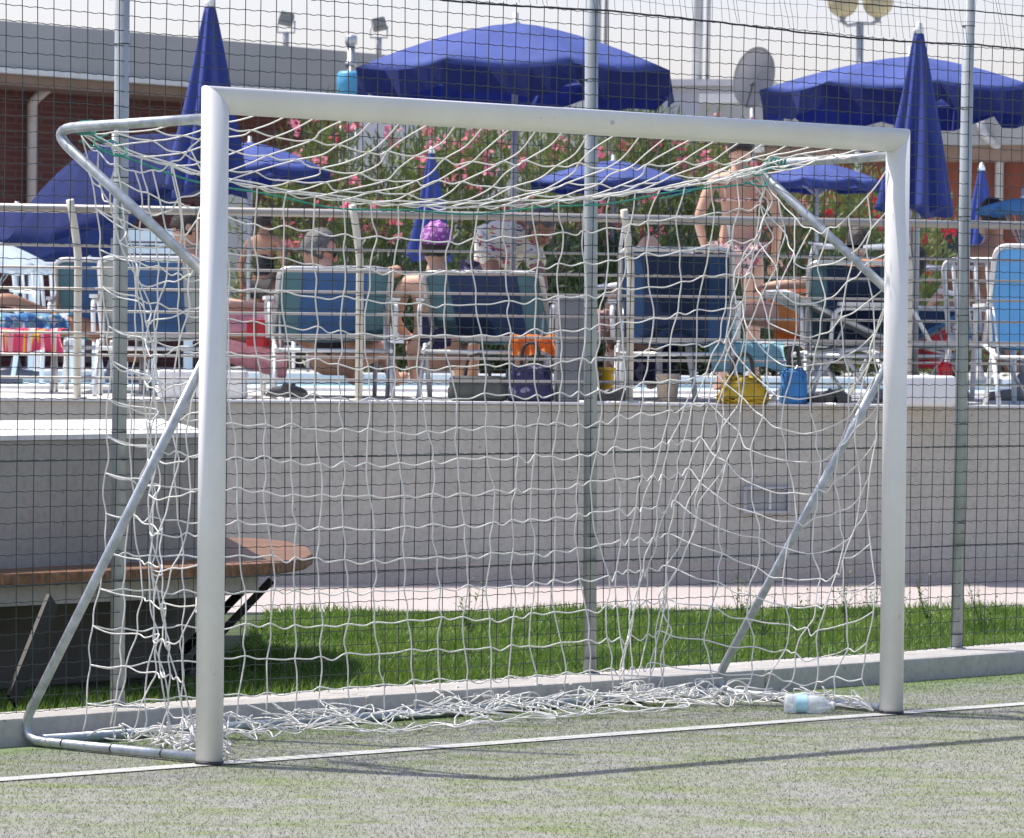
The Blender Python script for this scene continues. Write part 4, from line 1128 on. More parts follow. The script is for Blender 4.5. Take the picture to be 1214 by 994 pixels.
        if kind == 'strap':
            bm = bmesh.new()
            def around(c, rx, ry, tilt=0): return [c+V((math.cos(a)*rx, math.sin(a)*ry, tilt*math.sin(a))) for a in np.linspace(0, 2*PI, 25)]
            tube(bm, around(J['chest'].lerp(J['waist'], .25), .150, .112), .010, 6)
            for s in (-1, 1): tube(bm, [J['neck']+V((s*.05, -.03, -.02)), J['chest']+V((s*.10, -.105, .02)), J['chest'].lerp(J['waist'], .25)+V((s*.10, -.10, 0))], .006, 5)
            link_mesh('bikini_top', bm, M[m], root)
    return root
HX = lambda px, Y, z=1.7: XD(px, Y, z)
# standing bather with her back to us
person('woman in a flowered bikini standing with her back turned by the navy lounger', (HX(876, 27, 2), 27, DZ), .05, 'stand', skin='skin_pink', hair='hair_dark', female=True, scale=1.02, clothes=(('briefs', 'floral'), ('strap', 'floral')),
       ov={'elL': (-.27, -.06, 1.10), 'wrL': (-.20, .08, .90), 'elR': (.25, -.04, 1.10), 'wrR': (.24, .10, .88)}, headrot=(-.25, 0, 0))
# man in patterned shirt bending over (sits on a lounger edge, leaning forward to the right)
person('grey haired man in a patterned shirt bending over beside the parasol pole', (HX(602, 24.8), 24.8, DZ), PI, 'sit', skin='skin_tan', hair='hair_grey', scale=1.03,
       ov={'pelvis': (.11, -.05, .66), 'waist': (.08, .02, .78), 'chest': (.0, .12, .93), 'neck': (-.10, .19, .985), 'head': (-.19, .26, .975), 'shL': (-.13, .15, .89), 'shR': (.14, .13, .92),
           'elL': (-.20, .28, .62), 'elR': (.06, .30, .62), 'wrL': (-.12, .36, .42), 'wrR': (.02, .40, .42), 'hipL': (-.03, -.04, .66), 'hipR': (.15, -.04, .66), 'knL': (-.08, .22, .44), 'knR': (.2, .22, .44), 'anL': (-.08, .02, .08), 'anR': (.2, .02, .08), 'toL': (-.08, .16, .03), 'toR': (.2, .16, .03)},
       clothes=(('shirt', 'shirt'), ('shorts', 'navybag')), headrot=(-.85, .1, .5))
# swim cap
person('bather in a purple flowered swim cap seated in the dark teal lounger', (HX(518, 23.3), 23.15, DZ-.19), 0, 'sit', skin='skin_pink', hair='hair_dark', hat=('purple', 'none'), clothes=(('suit', 'navybag'),), scale=.98, headrot=(.1, 0, .1))
# woman sunglasses, facing right
person('grey haired woman in sunglasses resting an arm over her lounger back', (HX(398, 23.4), 23.35, DZ-.22), -.3, 'sit', skin='skin_pink', hair='hair_grey', female=True, scale=1.0, clothes=(('suit', 'black_cloth'),), glasses=True,
       ov={'head': (-.06, -.11, 1.04), 'shR': (.16, -.16, .85), 'elR': (.46, -.20, .93), 'wrR': (.20, -.28, .86)}, headrot=(-.35, 0, -1.1))
# pink skirt reader
person('reader in a pink pleated skirt with a red book behind the left goal post', (HX(250, 23.4), 23.5, DZ-.10), -PI/2+.1, 'sit', skin='skin_pink', hair='hair_dark', female=True, clothes=(('suit', 'pink'), ('skirt', 'pink')),
       ov={'elR': (.22, .05, .60), 'wrR': (.12, .28, .60), 'wrL': (-.12, .28, .60)}, headrot=(-.4, 0, 0))
person('sunbather in orange lying on the grey lounger with bent arm', (HX(962, 24.0), 24.0, DZ+.0), 1.2, 'sit', skin='skin_pink', hair='hair_dark', scale=1.1, clothes=(('shirt', 'orange'), ('shorts', 'orange')),
       ov={'waist': (0, -.12, .52), 'chest': (0, -.28, .62), 'neck': (0, -.40, .70), 'head': (0, -.50, .72), 'shL': (-.17, -.32, .66), 'shR': (.17, -.32, .66), 'knL': (-.12, .46, .46), 'knR': (.12, .46, .46), 'anL': (-.12, .88, .42), 'anR': (.12, .88, .42), 'toL': (-.12, .93, .52), 'toR': (.12, .93, .52), 'elL': (-.22, -.1, .62), 'wrL': (-.16, .14, .60)}, headrot=(.9, 0, 0))
person('tanned sunbather with raised knee lying right of the goal post', (HX(1092, 25.2), 25.2, DZ-.12), -1.2, 'sit', skin='skin_tan', hair='hair_dark', clothes=(('shorts', 'red'),),
       ov={'waist': (0, -.14, .46), 'chest': (0, -.34, .50), 'neck': (0, -.48, .54), 'head': (0, -.58, .58), 'shL': (-.17, -.38, .50), 'shR': (.17, -.38, .50), 'knR': (.10, .30, .80), 'anR': (.10, .45, .42), 'toR': (.10, .58, .40), 'knL': (-.1, .42, .60)}, headrot=(1.1, 0, 0))
person('brown skinned bather seated behind the right fence post', (HX(1168, 25.2), 25.6, DZ), .5, 'sit', skin='skin_tan', hair='hair_dark', clothes=(('shorts', 'bluetowel'),), scale=1.05)
person('bald bather seated behind the navy high-backed lounger', (HX(767, 23.6), 23.8, DZ-.23), .1, 'sit', skin='skin_pink', hair=None, clothes=(('shorts', 'navybag'),))
person('sunbather lying under a striped towel at the left edge', (HX(8, 24), 24.2, DZ-.10), -1.4, 'sit', skin='skin_tan', hair='hair_dark', clothes=(('suit', 'bluetowel'),),
       ov={'waist': (0, -.14, .48), 'chest': (0, -.32, .56), 'neck': (0, -.44, .64), 'head': (0, -.52, .70), 'shL': (-.17, -.36, .56), 'shR': (.17, -.36, .56)}, headrot=(.6, 0, 0))
person('small distant woman in black standing across the pool', (HX(305, 41), 42, DZ), -.4, 'stand', skin='skin_tan', hair='hair_dark', female=True, clothes=(('suit', 'black_cloth'), ('briefs', 'black_cloth')), hairlen=.05, scale=.98)
person('distant bather with tanned back seated right under the canopy', (HX(1040, 28), 30, DZ), .2, 'sit', skin='skin_tan', hair='hair_dark', clothes=(('shorts', 'navybag'),), scale=1.0, ov={'head': (.0, -.1, 1.06)})

# ================================================================== THINGS ON THE TERRACE
def at(px, py, Y): return P(px, py, Y)
def soft_box(name, label, cat, px0, px1, py0, py1, Y, depth, m, bev=.03, wob=.01, grp=None, taper=.0, handles=False, hm='dk_plastic'):
    a = P(px0, py1, Y); b = P(px1, py0, Y); z0 = DZ; z1 = b.z; cx = (a.x+b.x)/2; wv = b.x-a.x; h = z1-z0
    root = empty(name, (cx, Y+depth/2, z0), rnd(.06), label, cat, grp)
    bm = bmesh.new(); box(bm, (0, 0, h/2), (wv, depth, h)); bevel(bm, min(bev, wv*.3, h*.3), 3)
    bmesh.ops.subdivide_edges(bm, edges=bm.edges[:], cuts=3, use_grid_fill=True)
    for v_ in bm.verts:
        t = v_.co.z/h
        v_.co.x *= 1-taper*t+wob*4*math.sin(t*7+v_.co.y*9); v_.co.y *= 1-taper*t
        v_.co += V((rnd(wob), rnd(wob), rnd(wob)))*.5; v_.co.z = max(v_.co.z, 0)
    link_mesh('body', bm, M[m], root, True)
    if handles:
        for s in (-1, 1):
            bm = bmesh.new(); tube(bm, spline([V((-wv*.22, s*depth*.2, h*.95)), V((-wv*.15, s*depth*.22, h+.10)), V((wv*.12, s*depth*.22, h+.11)), V((wv*.22, s*depth*.2, h*.95))], 5), .008, 6); link_mesh('handle', bm, M[hm], root)
    return root
soft_box('beach_bag', 'charcoal grey soft beach bag under the dark teal lounger', 'bag', 532, 600, 447, 475, 21.95, .20, 'greybag', handles=True)
soft_box('beach_bag', 'navy and lilac patterned bag left of the grey bin', 'bag', 602, 656, 434, 475, 21.95, .18, 'navybag', handles=True, taper=.15)
soft_box('bin', 'square grey plastic bin behind the middle fence post', 'bin', 658, 708, 352, 475, 22.0, .26, 'grey_plastic', bev=.015, wob=.001, taper=.03)
soft_box('beach_bag', 'mustard yellow bag on the terrace edge by the bunched net', 'bag', 852, 912, 447, 478, 21.95, .2, 'yellow_bag', taper=.3, handles=True, wob=.02)
soft_box('beach_bag', 'bright blue bag right of the mustard bag', 'bag', 926, 958, 438, 477, 22.1, .14, 'blue_bag', handles=True, taper=.1)
soft_box('storage_box', 'low white plastic box between the right goal post and fence post', 'box', 1070, 1133, 446, 481, 22.0, .3, 'white_plastic', bev=.02, wob=.002)
soft_box('bag', 'small red bag on the white box by the fence post', 'bag', 1112, 1131, 430, 450, 22.3, .1, 'red', taper=.2)
soft_box('planter', 'squat pale grey planter box behind the left goal post', 'planter', 186, 290, 440, 474, 22.0, .3, 'conc_cap', bev=.015, wob=.002)
# yellow bucket
def bucket(label, px0, px1, py0, Y, m):
    a = P(px0, py0, Y); b = P(px1, py0, Y); r = (b.x-a.x)/2; h = a.z-DZ
    root = empty('bucket', ((a.x+b.x)/2, Y, DZ), 0, label, 'bucket')
    bm = bmesh.new(); lathe(bm, [(.001, 0), (r*.78, 0), (r, h), (r*1.06, h), (r*1.06, h-.015), (r*.98, h-.016), (r*.96, h-.01), (r*.76, .01), (.001, .01)], 24); link_mesh('body', bm, M[m], root)
    bm = bmesh.new(); tube(bm, [V((math.cos(t)*r*1.03, -.02-.3*r*math.sin(t), h-.02-.5*r*math.sin(t))) for t in np.linspace(0, PI, 12)], .004, 5); link_mesh('handle', bm, M['white_plastic'], root)
bucket('orange-yellow bucket right of the grey bin', 709, 729, 436, 22.2, 'yellow')
bucket('brown clay pot under the navy lounger', 778, 806, 443, 22.7, 'conc_base')
# towels
def towel(label, pts_px, Y, m, name='towel', fold=.02, cat='towel', depth=.35):
    (x0, y0, x1, y1) = pts_px; a = P(x0, y0, Y); b = P(x1, y1, Y)
    root_loc = ((a.x+b.x)/2, Y, min(a.z, b.z))
    bm = bmesh.new(); nx_ = 22; rows = []
    for j in range(11):
        t = j/10; row = []
        for i in range(nx_+1):
            s = i/nx_; x = a.x+(b.x-a.x)*s-root_loc[0]
            if t < .45: y = depth*(1-t/.45); z = a.z
            else: y = -.01; z = a.z-(a.z-b.z)*(t-.45)/.55*(1+.10*math.sin(s*7))
            row.append(V((x+.01*math.sin(t*9), y+fold*math.sin(s*22+t)*t, z-root_loc[2]+.008*math.sin(s*13+t*5))))
        rows.append(row)
    quadstrip(bm, rows, .008)
    o = link_mesh(name, bm, M[m], None, True); o.location = root_loc; tag(o, label, cat); return o
towel('pale blue towel hanging over the grey lounger above the mustard bag', (842, 406, 930, 440), 22.85, 'towel_blue')
towel('colourful striped towel hanging at the left edge', (-10, 390, 73, 420), 23.4, 'stripes')
towel('blue and white crumpled towel over the striped one', (-10, 372, 82, 394), 23.7, 'bluetowel', fold=.05)
towel('orange towel hanging below the lounger beside the bin', (606, 398, 657, 420), 22.2, 'orange')
towel('pale pink printed towel behind the bald bather', (781, 300, 826, 328), 23.9, 'pinktowel', depth=.05)
towel('pink flowered cloth left of the navy lounger post', (706, 368, 735, 392), 23.0, 'pinktowel', depth=.1)
# grey backpack on the lounger back
bk = empty('backpack', (HX(428, 23.1), 23.15, DZ+.40), 0, 'grey backpack hooked over the lounger between two bathers', 'backpack')
bm = bmesh.new(); box(bm, (0, 0, .12), (.17, .12, .30)); bevel(bm, .05, 4); link_mesh('body', bm, mat('grey_canvas', (.36, .37, .38), .8, var=.1, scale=20), bk, True)
bm = bmesh.new()
for s in (-1, 1): tube(bm, [(s*.05, -.065, .26), (s*.06, -.085, .1), (s*.055, -.065, -.02)], .010, 6)
link_mesh('strap', bm, M['dk_plastic'], bk)
# red book
rb = empty('book', P(312, 395, 23.2), .4, 'open red book held by the reader in pink', 'book')
bm = bmesh.new()
for s in (-1, 1): box(bm, (s*.045, 0, 0), (.10, .012, .15), Matrix.Rotation(s*.5, 3, 'Z')); 
bevel(bm, .002, 1); link_mesh('cover', bm, M['red'], rb)
# pairs of shoes
def shoe(label, px, Y, rz, m='dk_plastic'):
    root = empty('shoe', (XD(px, Y, 1.0), Y, DZ), rz, label, 'shoe', 'shoes left on the terrace')
    bm = bmesh.new(); rows = []
    for t in np.linspace(0, 1, 9):
        y = -.13+.26*t; wv = .042*(1-.25*math.cos(2*PI*t)*.6)*(math.sin(PI*min(1, max(.12, t))*.9)+.25)/1.1; hh = .075*(1-t)**.5*.8+.03
        rows.append([V((math.cos(a)*wv, y, max(0, hh*.5+math.sin(a)*hh*.5))) for a in np.linspace(0, 2*PI, 13)[:-1]])
    up = [[bm.verts.new(p) for p in r] for r in rows]
    for i in range(8):
        for k in range(12): bm.faces.new((up[i][k], up[i][(k+1) % 12], up[i+1][(k+1) % 12], up[i+1][k])).smooth = True
    bm.faces.new(up[0]); bm.faces.new(up[-1][::-1]); link_mesh('upper', bm, M[m], root)
    bm = bmesh.new(); box(bm, (0, 0, .006), (.085, .27, .012)); bevel(bm, .004, 1); link_mesh('sole', bm, M['white_plastic'], root)
shoe('dark shoe left of the pair under the teal lounger', 333, 22.1, .6); shoe('dark shoe right of the pair under the teal lounger', 350, 22.0, -.4)
shoe('black shoe beside the bucket', 716, 21.9, .9); shoe('black shoe right of the blue bag', 975, 22.1, .7); shoe('shoe by the foot of the right goal post', 995, 22.1, -.5)
# white plastic chairs
def wchair(label, loc, rz, m='white_plastic'):
    root = empty('plastic_chair', loc, rz, label, 'chair', 'white plastic chairs on the terrace')
    bm = bmesh.new(); quadstrip(bm, [[V((x, y, .40+.02*(x/.2)**2)) for x in np.linspace(-.21, .21, 6)] for y in np.linspace(-.2, .2, 5)], .02); link_mesh('seat', bm, M[m], root)
    bm = bmesh.new()
    tube(bm, fillet([V((-.2, -.2, .4)), V((-.2, -.30, .82)), V((.2, -.30, .82)), V((.2, -.2, .4))], .08), .016, 8)
    for k in range(5): tube(bm, [(-.14+.07*k, -.2, .41), (-.14+.07*k, -.295, .81)], .012, 6)
    link_mesh('backrest', bm, M[m], root)
    for sx in (-1, 1):
        for sy in (-1, 1):
            bm = bmesh.new(); tube(bm, [(sx*.19, sy*.18, .4), (sx*.23, sy*.24, 0)], .017, 8, ra=[.022, .015]); link_mesh('leg', bm, M[m], root)
        bm = bmesh.new(); tube(bm, fillet([(sx*.23, .2, .4), (sx*.25, .18, .62), (sx*.24, -.24, .64)], .06), .016, 8); link_mesh('armrest', bm, M[m], root)
wchair('low white plastic chair under the navy lounger', (HX(762, 23.0, 1.2), 23.3, DZ), .4)
wchair('white plastic chair at the left, behind the upper goal tube', (HX(120, 27, 1.5), 27.6, DZ), 2.8)
wchair('white plastic chair far left beside a railing post', (HX(65, 28, 1.5), 28.2, DZ), -2.6)
wchair('white plastic chair in front of the distant blue lounger', (HX(275, 30, 1.5), 39.8, DZ), .6)
wchair('white plastic chair at the right edge near the pale lounger', (HX(1185, 24, 1.3), 24.3, DZ), -.5)
# white tables / sun shelters at left
def shelter(label, px0, px1, pyt, Y):
    a = P(px0, pyt, Y); b = P(px1, pyt, Y); root = empty('shade_frame', ((a.x+b.x)/2, Y, DZ), .03, label, 'shelter', 'white slatted shelters'); h = a.z-DZ; hw = (b.x-a.x)/2
    bm = bmesh.new()
    for k in range(3): box(bm, (0, -.02, h-.05-k*.10), (hw*2, .03, .085))
    link_mesh('slatted_panel', bm, M['white_plastic'], root)
    bm = bmesh.new(); box(bm, (0, .3, h+.0), (hw*2.02, .75, .02)); link_mesh('top', bm, M['white_plastic'], root)
    for s in (-1, 1):
        for y in (0, .6):
            bm = bmesh.new(); box(bm, (s*(hw-.02), y, h/2-.01), (.045, .045, h-.02)); link_mesh('leg', bm, M['white_plastic'], root)
shelter('long white slatted table behind the left fence post', 78, 225, 272, 34)
shelter('short white slatted table at the left edge', 35, 95, 276, 36)

# ================================================================== OLEANDERS
def shrub(label, px, Y, halfw, ztop_px, nleaf=5200, nfl=50, red=False, dark=False, name='oleander_shrub', group='flowering shrubs behind the pool', pot=False):
    cx = XD(px, Y, 2.5); zt = px_z(px, ztop_px, Y)-DZ; root = empty(name, (cx, Y, DZ), 0, label, 'shrub', group)
    bm = bmesh.new()
    for k in range(9):
        a = random.uniform(0, 2*PI); rr_ = random.uniform(.2, .8)*halfw; tp = V((math.cos(a)*rr_, math.sin(a)*rr_*.8, zt*random.uniform(.6, .92)))
        tube(bm, [V((rnd(.15), rnd(.1), 0)), tp*.5+V((rnd(.1), rnd(.1), 0)), tp], .02, 6, ra=[.03, .02, .006])
    link_mesh('stems', bm, M['bark'], root)
    # clumps
    nc = 46; cl = []
    for k in range(nc):
        a = rng.uniform(0, 2*PI); u = rng.uniform(0, 1)**.6; z = rng.uniform(.05, 1)
        wid = halfw*(.75+.35*math.sin(PI*z**.8))
        cl.append((math.cos(a)*u*wid, math.sin(a)*u*wid*.75, z*zt*(1-.18*u*u)*rng.uniform(.9, 1.06)))
    cl = np.array(cl); idx = rng.integers(0, nc, nleaf)
    c = cl[idx]+rng.normal(0, .17, (nleaf, 3))*np.array([1, 1, .9])*(.6+halfw*.35); c[:, 2] = np.clip(c[:, 2], .03, None)
    out = c-np.array([0, 0, zt*.3]); out /= np.linalg.norm(out, axis=1)[:, None]
    d = out*.5+rng.normal(0, .5, (nleaf, 3))+np.array([0, 0, .55]); d /= np.linalg.norm(d, axis=1)[:, None]
    L = rng.uniform(.10, .20, nleaf)[:, None]; s = np.cross(d, rng.normal(0, 1, (nleaf, 3))); s /= np.linalg.norm(s, axis=1)[:, None]
    wv = rng.uniform(.009, .016, nleaf)[:, None]
    v = np.stack([c, c+d*L*.45+s*wv, c+d*L, c+d*L*.45-s*wv], 1)
    link_me('leaves', np_mesh('leaves', v, 4), M['leaf_dk' if dark else 'leaf'], root)
    if nfl:
        fs = []
        for k in range(nfl):
            b = cl[rng.integers(0, nc)]; o = b*np.array([1.1, 1.15, 1])+rng.normal(0, .12, 3); o[2] = max(.4, o[2]+.12)
            o[1] = -abs(o[1])-.1 if rng.uniform() < .6 else o[1]
            for q in range(12):
                p = o+rng.normal(0, .042, 3); n1 = rng.normal(0, 1, 3); n1 /= np.linalg.norm(n1); n2 = np.cross(n1, rng.normal(0, 1, 3)); n2 /= np.linalg.norm(n2); r = rng.uniform(.022, .042)
                fs.append([p-n1*r, p-n2*r, p+n1*r, p+n2*r])
        tag(link_me('flowers', np_mesh('flowers', np.array(fs), 4), M['flower_red' if red else 'flower'], root), kind='stuff')
    return root
sl_ = [(392, 45, 1.0, 150, 'leftmost oleander with few pink flowers behind the left small parasol'), (478, 46, 1.05, 138, 'oleander behind the thin furled parasol'),
      (560, 45, 1.05, 146, 'oleander left of the main parasol pole'), (640, 46.5, 1.1, 124, 'tall oleander right of the main parasol pole'),
      (725, 45.5, 1.1, 124, 'pink oleander rising above the crossbar centre'), (812, 46.5, 1.0, 130, 'pink oleander left of the satellite dish'),
      (880, 45, .95, 168, 'oleander behind the standing bather')]
for px, Y, hw, zt, lab in sl_: shrub(lab, px, Y, hw, zt, nfl=42 if px > 600 else 34)
shrub('oleander with deep red flowers by the right end of the net', 985, 46, 1.0, 205, nfl=60, red=True)
shrub('oleander with red flowers behind the right goal post', 1052, 47, .8, 215, nfl=45, red=True)
shrub('low dark hedge shrub across the pool on the left', 455, 42.5, .9, 290, nleaf=3500, nfl=0, dark=True, name='hedge_shrub')
shrub('low dark hedge shrub behind the bending man', 590, 42.5, 1.1, 270, nleaf=4000, nfl=0, dark=True, name='hedge_shrub')
shrub('low dark hedge shrub behind the grey bin', 700, 42.8, 1.1, 285, nleaf=4000, nfl=0, dark=True, name='hedge_shrub')
shrub('low dark hedge shrub behind the navy lounger', 800, 42.6, 1.0, 275, nleaf=4000, nfl=0, dark=True, name='hedge_shrub')
shrub('low dark hedge shrub behind the blue lounger canopy', 935, 42.8, 1.1, 270, nleaf=4000, nfl=0, dark=True, name='hedge_shrub')
shrub('small bright green bush right of the goal post', 1120, 44, .5, 325, nleaf=1800, nfl=0, name='hedge_shrub')

# ================================================================== BUILDINGS
def build_box(bm, a, b, depth, z0, z1):
    """prism from ground points a->b, depth away from the camera"""
    d = (b-a).normalized(); nn = V((-d.y, d.x, 0)); prism(bm, [tuple(q[:2]) for q in (a, b, b+nn*depth, a+nn*depth)], z0, z1)
A = P(-60, 20, 44.4); B = P(470, 66, 49.8)
A.z = B.z = 0; A0 = A-(B-A)*.8; 
TOPL = px_z(0, 25, 45)
bl = empty('brick_building', (A.x, A.y, 1.0), 0, 'long low dark red brick building with deep grey roof fascia at left', 'building')
dl = (B-A).normalized(); nl = V((-dl.y, dl.x, 0))
bm = bmesh.new(); build_box(bm, A0+nl*.8, B+nl*.8, 8, .9, TOPL-.55); 
child_mesh('wall', bm, M['brick'], bl)
bm = bmesh.new(); build_box(bm, A0, B+dl*.6, 9, TOPL-.50, TOPL); child_mesh('fascia', bm, M['fascia'], bl)
bm = bmesh.new(); build_box(bm, A0-nl*.03, B+dl*.6-nl*.03, .12, TOPL-.56, TOPL-.502); child_mesh('gutter', bm, M['fascia_light'], bl)
bm = bmesh.new(); build_box(bm, A0+nl*.1, B+dl*.6+nl*.1, .69, TOPL-.68, TOPL-.563); child_mesh('soffit', bm, M['soffit'], bl)
def pipe(root, px, Y, zt, zb, m='pipe', off=(0, 0)):
    x = XD(px, Y, 3); bm = bmesh.new(); tube(bm, fillet([(x+.18, Y-.0, zt+.12), (x, Y-.05, zt-.05), (x, Y-.05, zb)], .06), .055, 10); child_mesh('downpipe', bm, M[m], root)
def wallY(px, off, org, dr):  # depth of a vertical plane at column px
    d = P(px, 300, 10)-V((0, 0, CAMZ)); nn = V((-dr.y, dr.x, 0)); q = org+nn*off; t = (q-V((0, 0, 0))).dot(nn)/d.dot(nn); return 10*t
pipe(bl, 38, wallY(38, .72, A, dl), TOPL-.75, 1.0)
for px0, px1 in ((70, 110), (262, 298)):
    Y = wallY((px0+px1)/2, .79, A, dl); x0 = XD(px0, Y, 2); x1 = XD(px1, Y, 2)
    bm = bmesh.new(); rot = Matrix.Rotation(math.atan2(dl.y, dl.x), 3, 'Z'); box(bm, ((x0+x1)/2, Y, 2.1), ((x1-x0)*1.3, .06, 2.1), rot); dd = child_mesh('door', bm, M['fascia_light' if px0 > 200 else 'soffit'], bl)
# right hand building
A2 = P(830, 100, 56); B2 = P(1400, 100, 54.5); A2.z = B2.z = 0; d2 = (B2-A2).normalized(); n2 = V((-d2.y, d2.x, 0))
TOPR = px_z(1000, 100, 55.5); ZF = px_z(1130, 172, 55.2)
br = empty('brick_building', (A2.x, A2.y, 1.0), 0, 'brick building with pale deep fascia and downpipe at right', 'building')
bm = bmesh.new(); build_box(bm, A2+n2*.7, B2+n2*.7, 8, .9, ZF-.15); child_mesh('wall', bm, mat('orange_red_brick_wall', (.19, .060, .040), .85, var=.12, scale=3), br)
bm = bmesh.new(); build_box(bm, A2, B2, 9, ZF, TOPR-.25); child_mesh('fascia', bm, M['fascia'], br)
bm = bmesh.new(); build_box(bm, A2-n2*.05, B2-n2*.05, .4, TOPR-.245, TOPR-.12); child_mesh('gutter', bm, M['fascia_light'], br)
bm = bmesh.new(); build_box(bm, A2+n2*.1, B2+n2*.1, .59, ZF-.2, ZF-.003); child_mesh('soffit', bm, M['soffit'], br)
Yp = wallY(1184, .6, A2, d2); x = XD(1184, Yp, 3)
bm = bmesh.new(); tube(bm, fillet([V((x-.35, Yp-.65, ZF+.35)), V((x-.28, Yp-.66, ZF+.12)), V((x-.02, Yp-.4, ZF-.05)), V((x, Yp, ZF-.2)), V((x, Yp, 1.0))], .08), .06, 10); child_mesh('downpipe', bm, M['mast'], br)
rot2 = Matrix.Rotation(math.atan2(d2.y, d2.x), 3, 'Z')
for px0, px1, py0, py1 in ((1115, 1140, 275, 330), (1082, 1098, 240, 380)):
    Y = wallY((px0+px1)/2, .68, A2, d2); p0 = P(px0, py1, Y); p1 = P(px1, py0, Y)
    bm = bmesh.new(); box(bm, ((p0.x+p1.x)/2, Y-.0, (p0.z+p1.z)/2), (p1.x-p0.x, .05, p1.z-p0.z), rot2); child_mesh('window', bm, M['window'], br)
# pale low building between them
A3 = P(690, 100, 60); B3 = P(905, 100, 59.5); A3.z = B3.z = 0
pb = empty('pale_building', (A3.x, A3.y, 1), 0, 'pale flat roofed building behind the main parasol and the dish', 'building')
bm = bmesh.new(); build_box(bm, A3, B3, 7, .9, px_z(800, 96, 60)-.1); child_mesh('wall', bm, M['pale_wall'], pb)
bm = bmesh.new(); build_box(bm, A3-V((.1, .12, 0)), B3+V((.1, -.12, 0)), 7.2, px_z(800, 96, 60)-.097, px_z(800, 96, 60)); child_mesh('roof', bm, M['fascia_light'], pb)
A4 = P(395, 112, 57); B4 = P(700, 112, 58); A4.z = B4.z = 0
pb2 = empty('pale_building', (A4.x, A4.y, 1), 0, 'low pale outbuilding half hidden behind the oleanders', 'building')
bm = bmesh.new(); build_box(bm, A4, B4, 5, .9, px_z(550, 102, 57)); child_mesh('wall', bm, M['pale_wall'], pb2)
bm = bmesh.new(); build_box(bm, A4-V((.1, .1, 0)), B4+V((.1, -.1, 0)), 5.2, px_z(550, 102, 57)+.003, px_z(550, 102, 57)+.1); child_mesh('roof', bm, M['soffit'], pb2)

# ------------------------------------------------------------------ roof things
def floodlight(label, px, pyt, pyb, Y, s=1):
    zb = TOPL; root = empty('floodlight', (XD(px, Y, 4.8), Y, zb), 0, label, 'floodlight', 'floodlights on the brick building roof')
    h = px_z(px, pyt+24, Y)-zb
    bm = bmesh.new(); tube(bm, [(0, 0, -.0), (0, 0, h)], .035, 8); link_mesh('pole', bm, M['mast'], root)
    R = Matrix.Rotation(-.45, 3, 'X') @ Matrix.Rotation(.25*s, 3, 'Y')
    bm = bmesh.new(); box(bm, (0, 0, h+.16), (.17, .10, .15), R); bevel(bm, .02, 2); link_mesh('housing', bm, M['grey_plastic'], root)
    bm = bmesh.new(); box(bm, V((0, 0, h+.16))+R@V((0, -.056, 0)), (.14, .012, .12), R); link_mesh('glass', bm, M['glass_dk'], root)
    bm = bmesh.new(); tube(bm, [(-.10, 0, h+.14), (-.10, 0, h+.0), (.10, 0, h+.0), (.10, 0, h+.14)], .012, 6); link_mesh('bracket', bm, M['mast'], root)
floodlight('left roof floodlight on a thin pole', 339, 15, 50, 48.6)
floodlight('right roof floodlight beside the steel flue', 449, 21, 60, 50, -1)
Yt = 46
root = empty('water_tank', (XD(414, Yt, 4.2), Yt, DZ), 0, 'light blue cylindrical tank on a stand left of the main parasol', 'tank')
z1_ = px_z(414, 85, Yt)-DZ; z0_ = px_z(414, 118, Yt)-DZ; h_ = z1_-z0_
bm = bmesh.new(); lathe(bm, [(.001, z0_), (.135, z0_), (.14, z0_+.03), (.134, z0_+h_*.3), (.14, z0_+h_*.5), (.135, z1_-.03), (.11, z1_), (.001, z1_)], 24); link_mesh('body', bm, M['tank'], root)
for q in range(4):
    a = PI/4+q*PI/2; bm = bmesh.new(); tube(bm, [(math.cos(a)*.17, math.sin(a)*.17, 0), (math.cos(a)*.11, math.sin(a)*.11, z0_)], .018, 8); link_mesh('leg', bm, M['steel'], root)
Yf = 46.4; root = empty('chimney_flue', (XD(416, Yf, 4.4), Yf, DZ), 0, 'steel chimney flue with a cowl above the blue tank', 'chimney')
zf = px_z(416, 41, Yf)-DZ
bm = bmesh.new(); tube(bm, [(0, 0, 0), (0, 0, zf-.12)], .045, 14); link_mesh('pipe', bm, M['steel'], root)
bm = bmesh.new(); tube(bm, [(0, 0, zf-.36), (0, 0, zf-.30)], .065, 14); link_mesh('collar', bm, M['steel'], root)
bm = bmesh.new(); lathe(bm, [(.001, 0), (.05, 0), (.068, .03), (.068, .10), (.055, .12), (.001, .13)], 16, (0, 0, zf-.13)); link_mesh('cowl', bm, M['steel'], root)
# satellite dish
Yd = 53; c = P(894, 92, Yd); zb = px_z(888, 140, Yd)
root = empty('satellite_dish', (c.x, Yd, 1.0), 0, 'large grey satellite dish standing above the crossbar at right', 'satellite dish')
bm = bmesh.new(); rx = 24/F*Yd*1.0; rz_ = 37/F*Yd
rings = []
tl = Matrix.Rotation(math.radians(14), 3, 'Y')
for q in range(7):
    t = q/6; rings.append([bm.verts.new(tl@V((math.cos(a)*rx*t, .12*(1-t*t), math.sin(a)*rz_*t+.0))+V((0, 0, c.z-1.0))) for a in np.linspace(0, 2*PI, 33)[:-1]] if q else None)
ap = bm.verts.new(V((0, .12, c.z-1.0)))
for k in range(32): bm.faces.new((ap, rings[1][k], rings[1][(k+1) % 32])).smooth = True
for q in range(1, 6):
    for k in range(32): bm.faces.new((rings[q][k], rings[q+1][k], rings[q+1][(k+1) % 32], rings[q][(k+1) % 32])).smooth = True
bmesh.ops.solidify(bm, geom=bm.faces[:], thickness=.015)
link_mesh('reflector', bm, M['dish'], root)
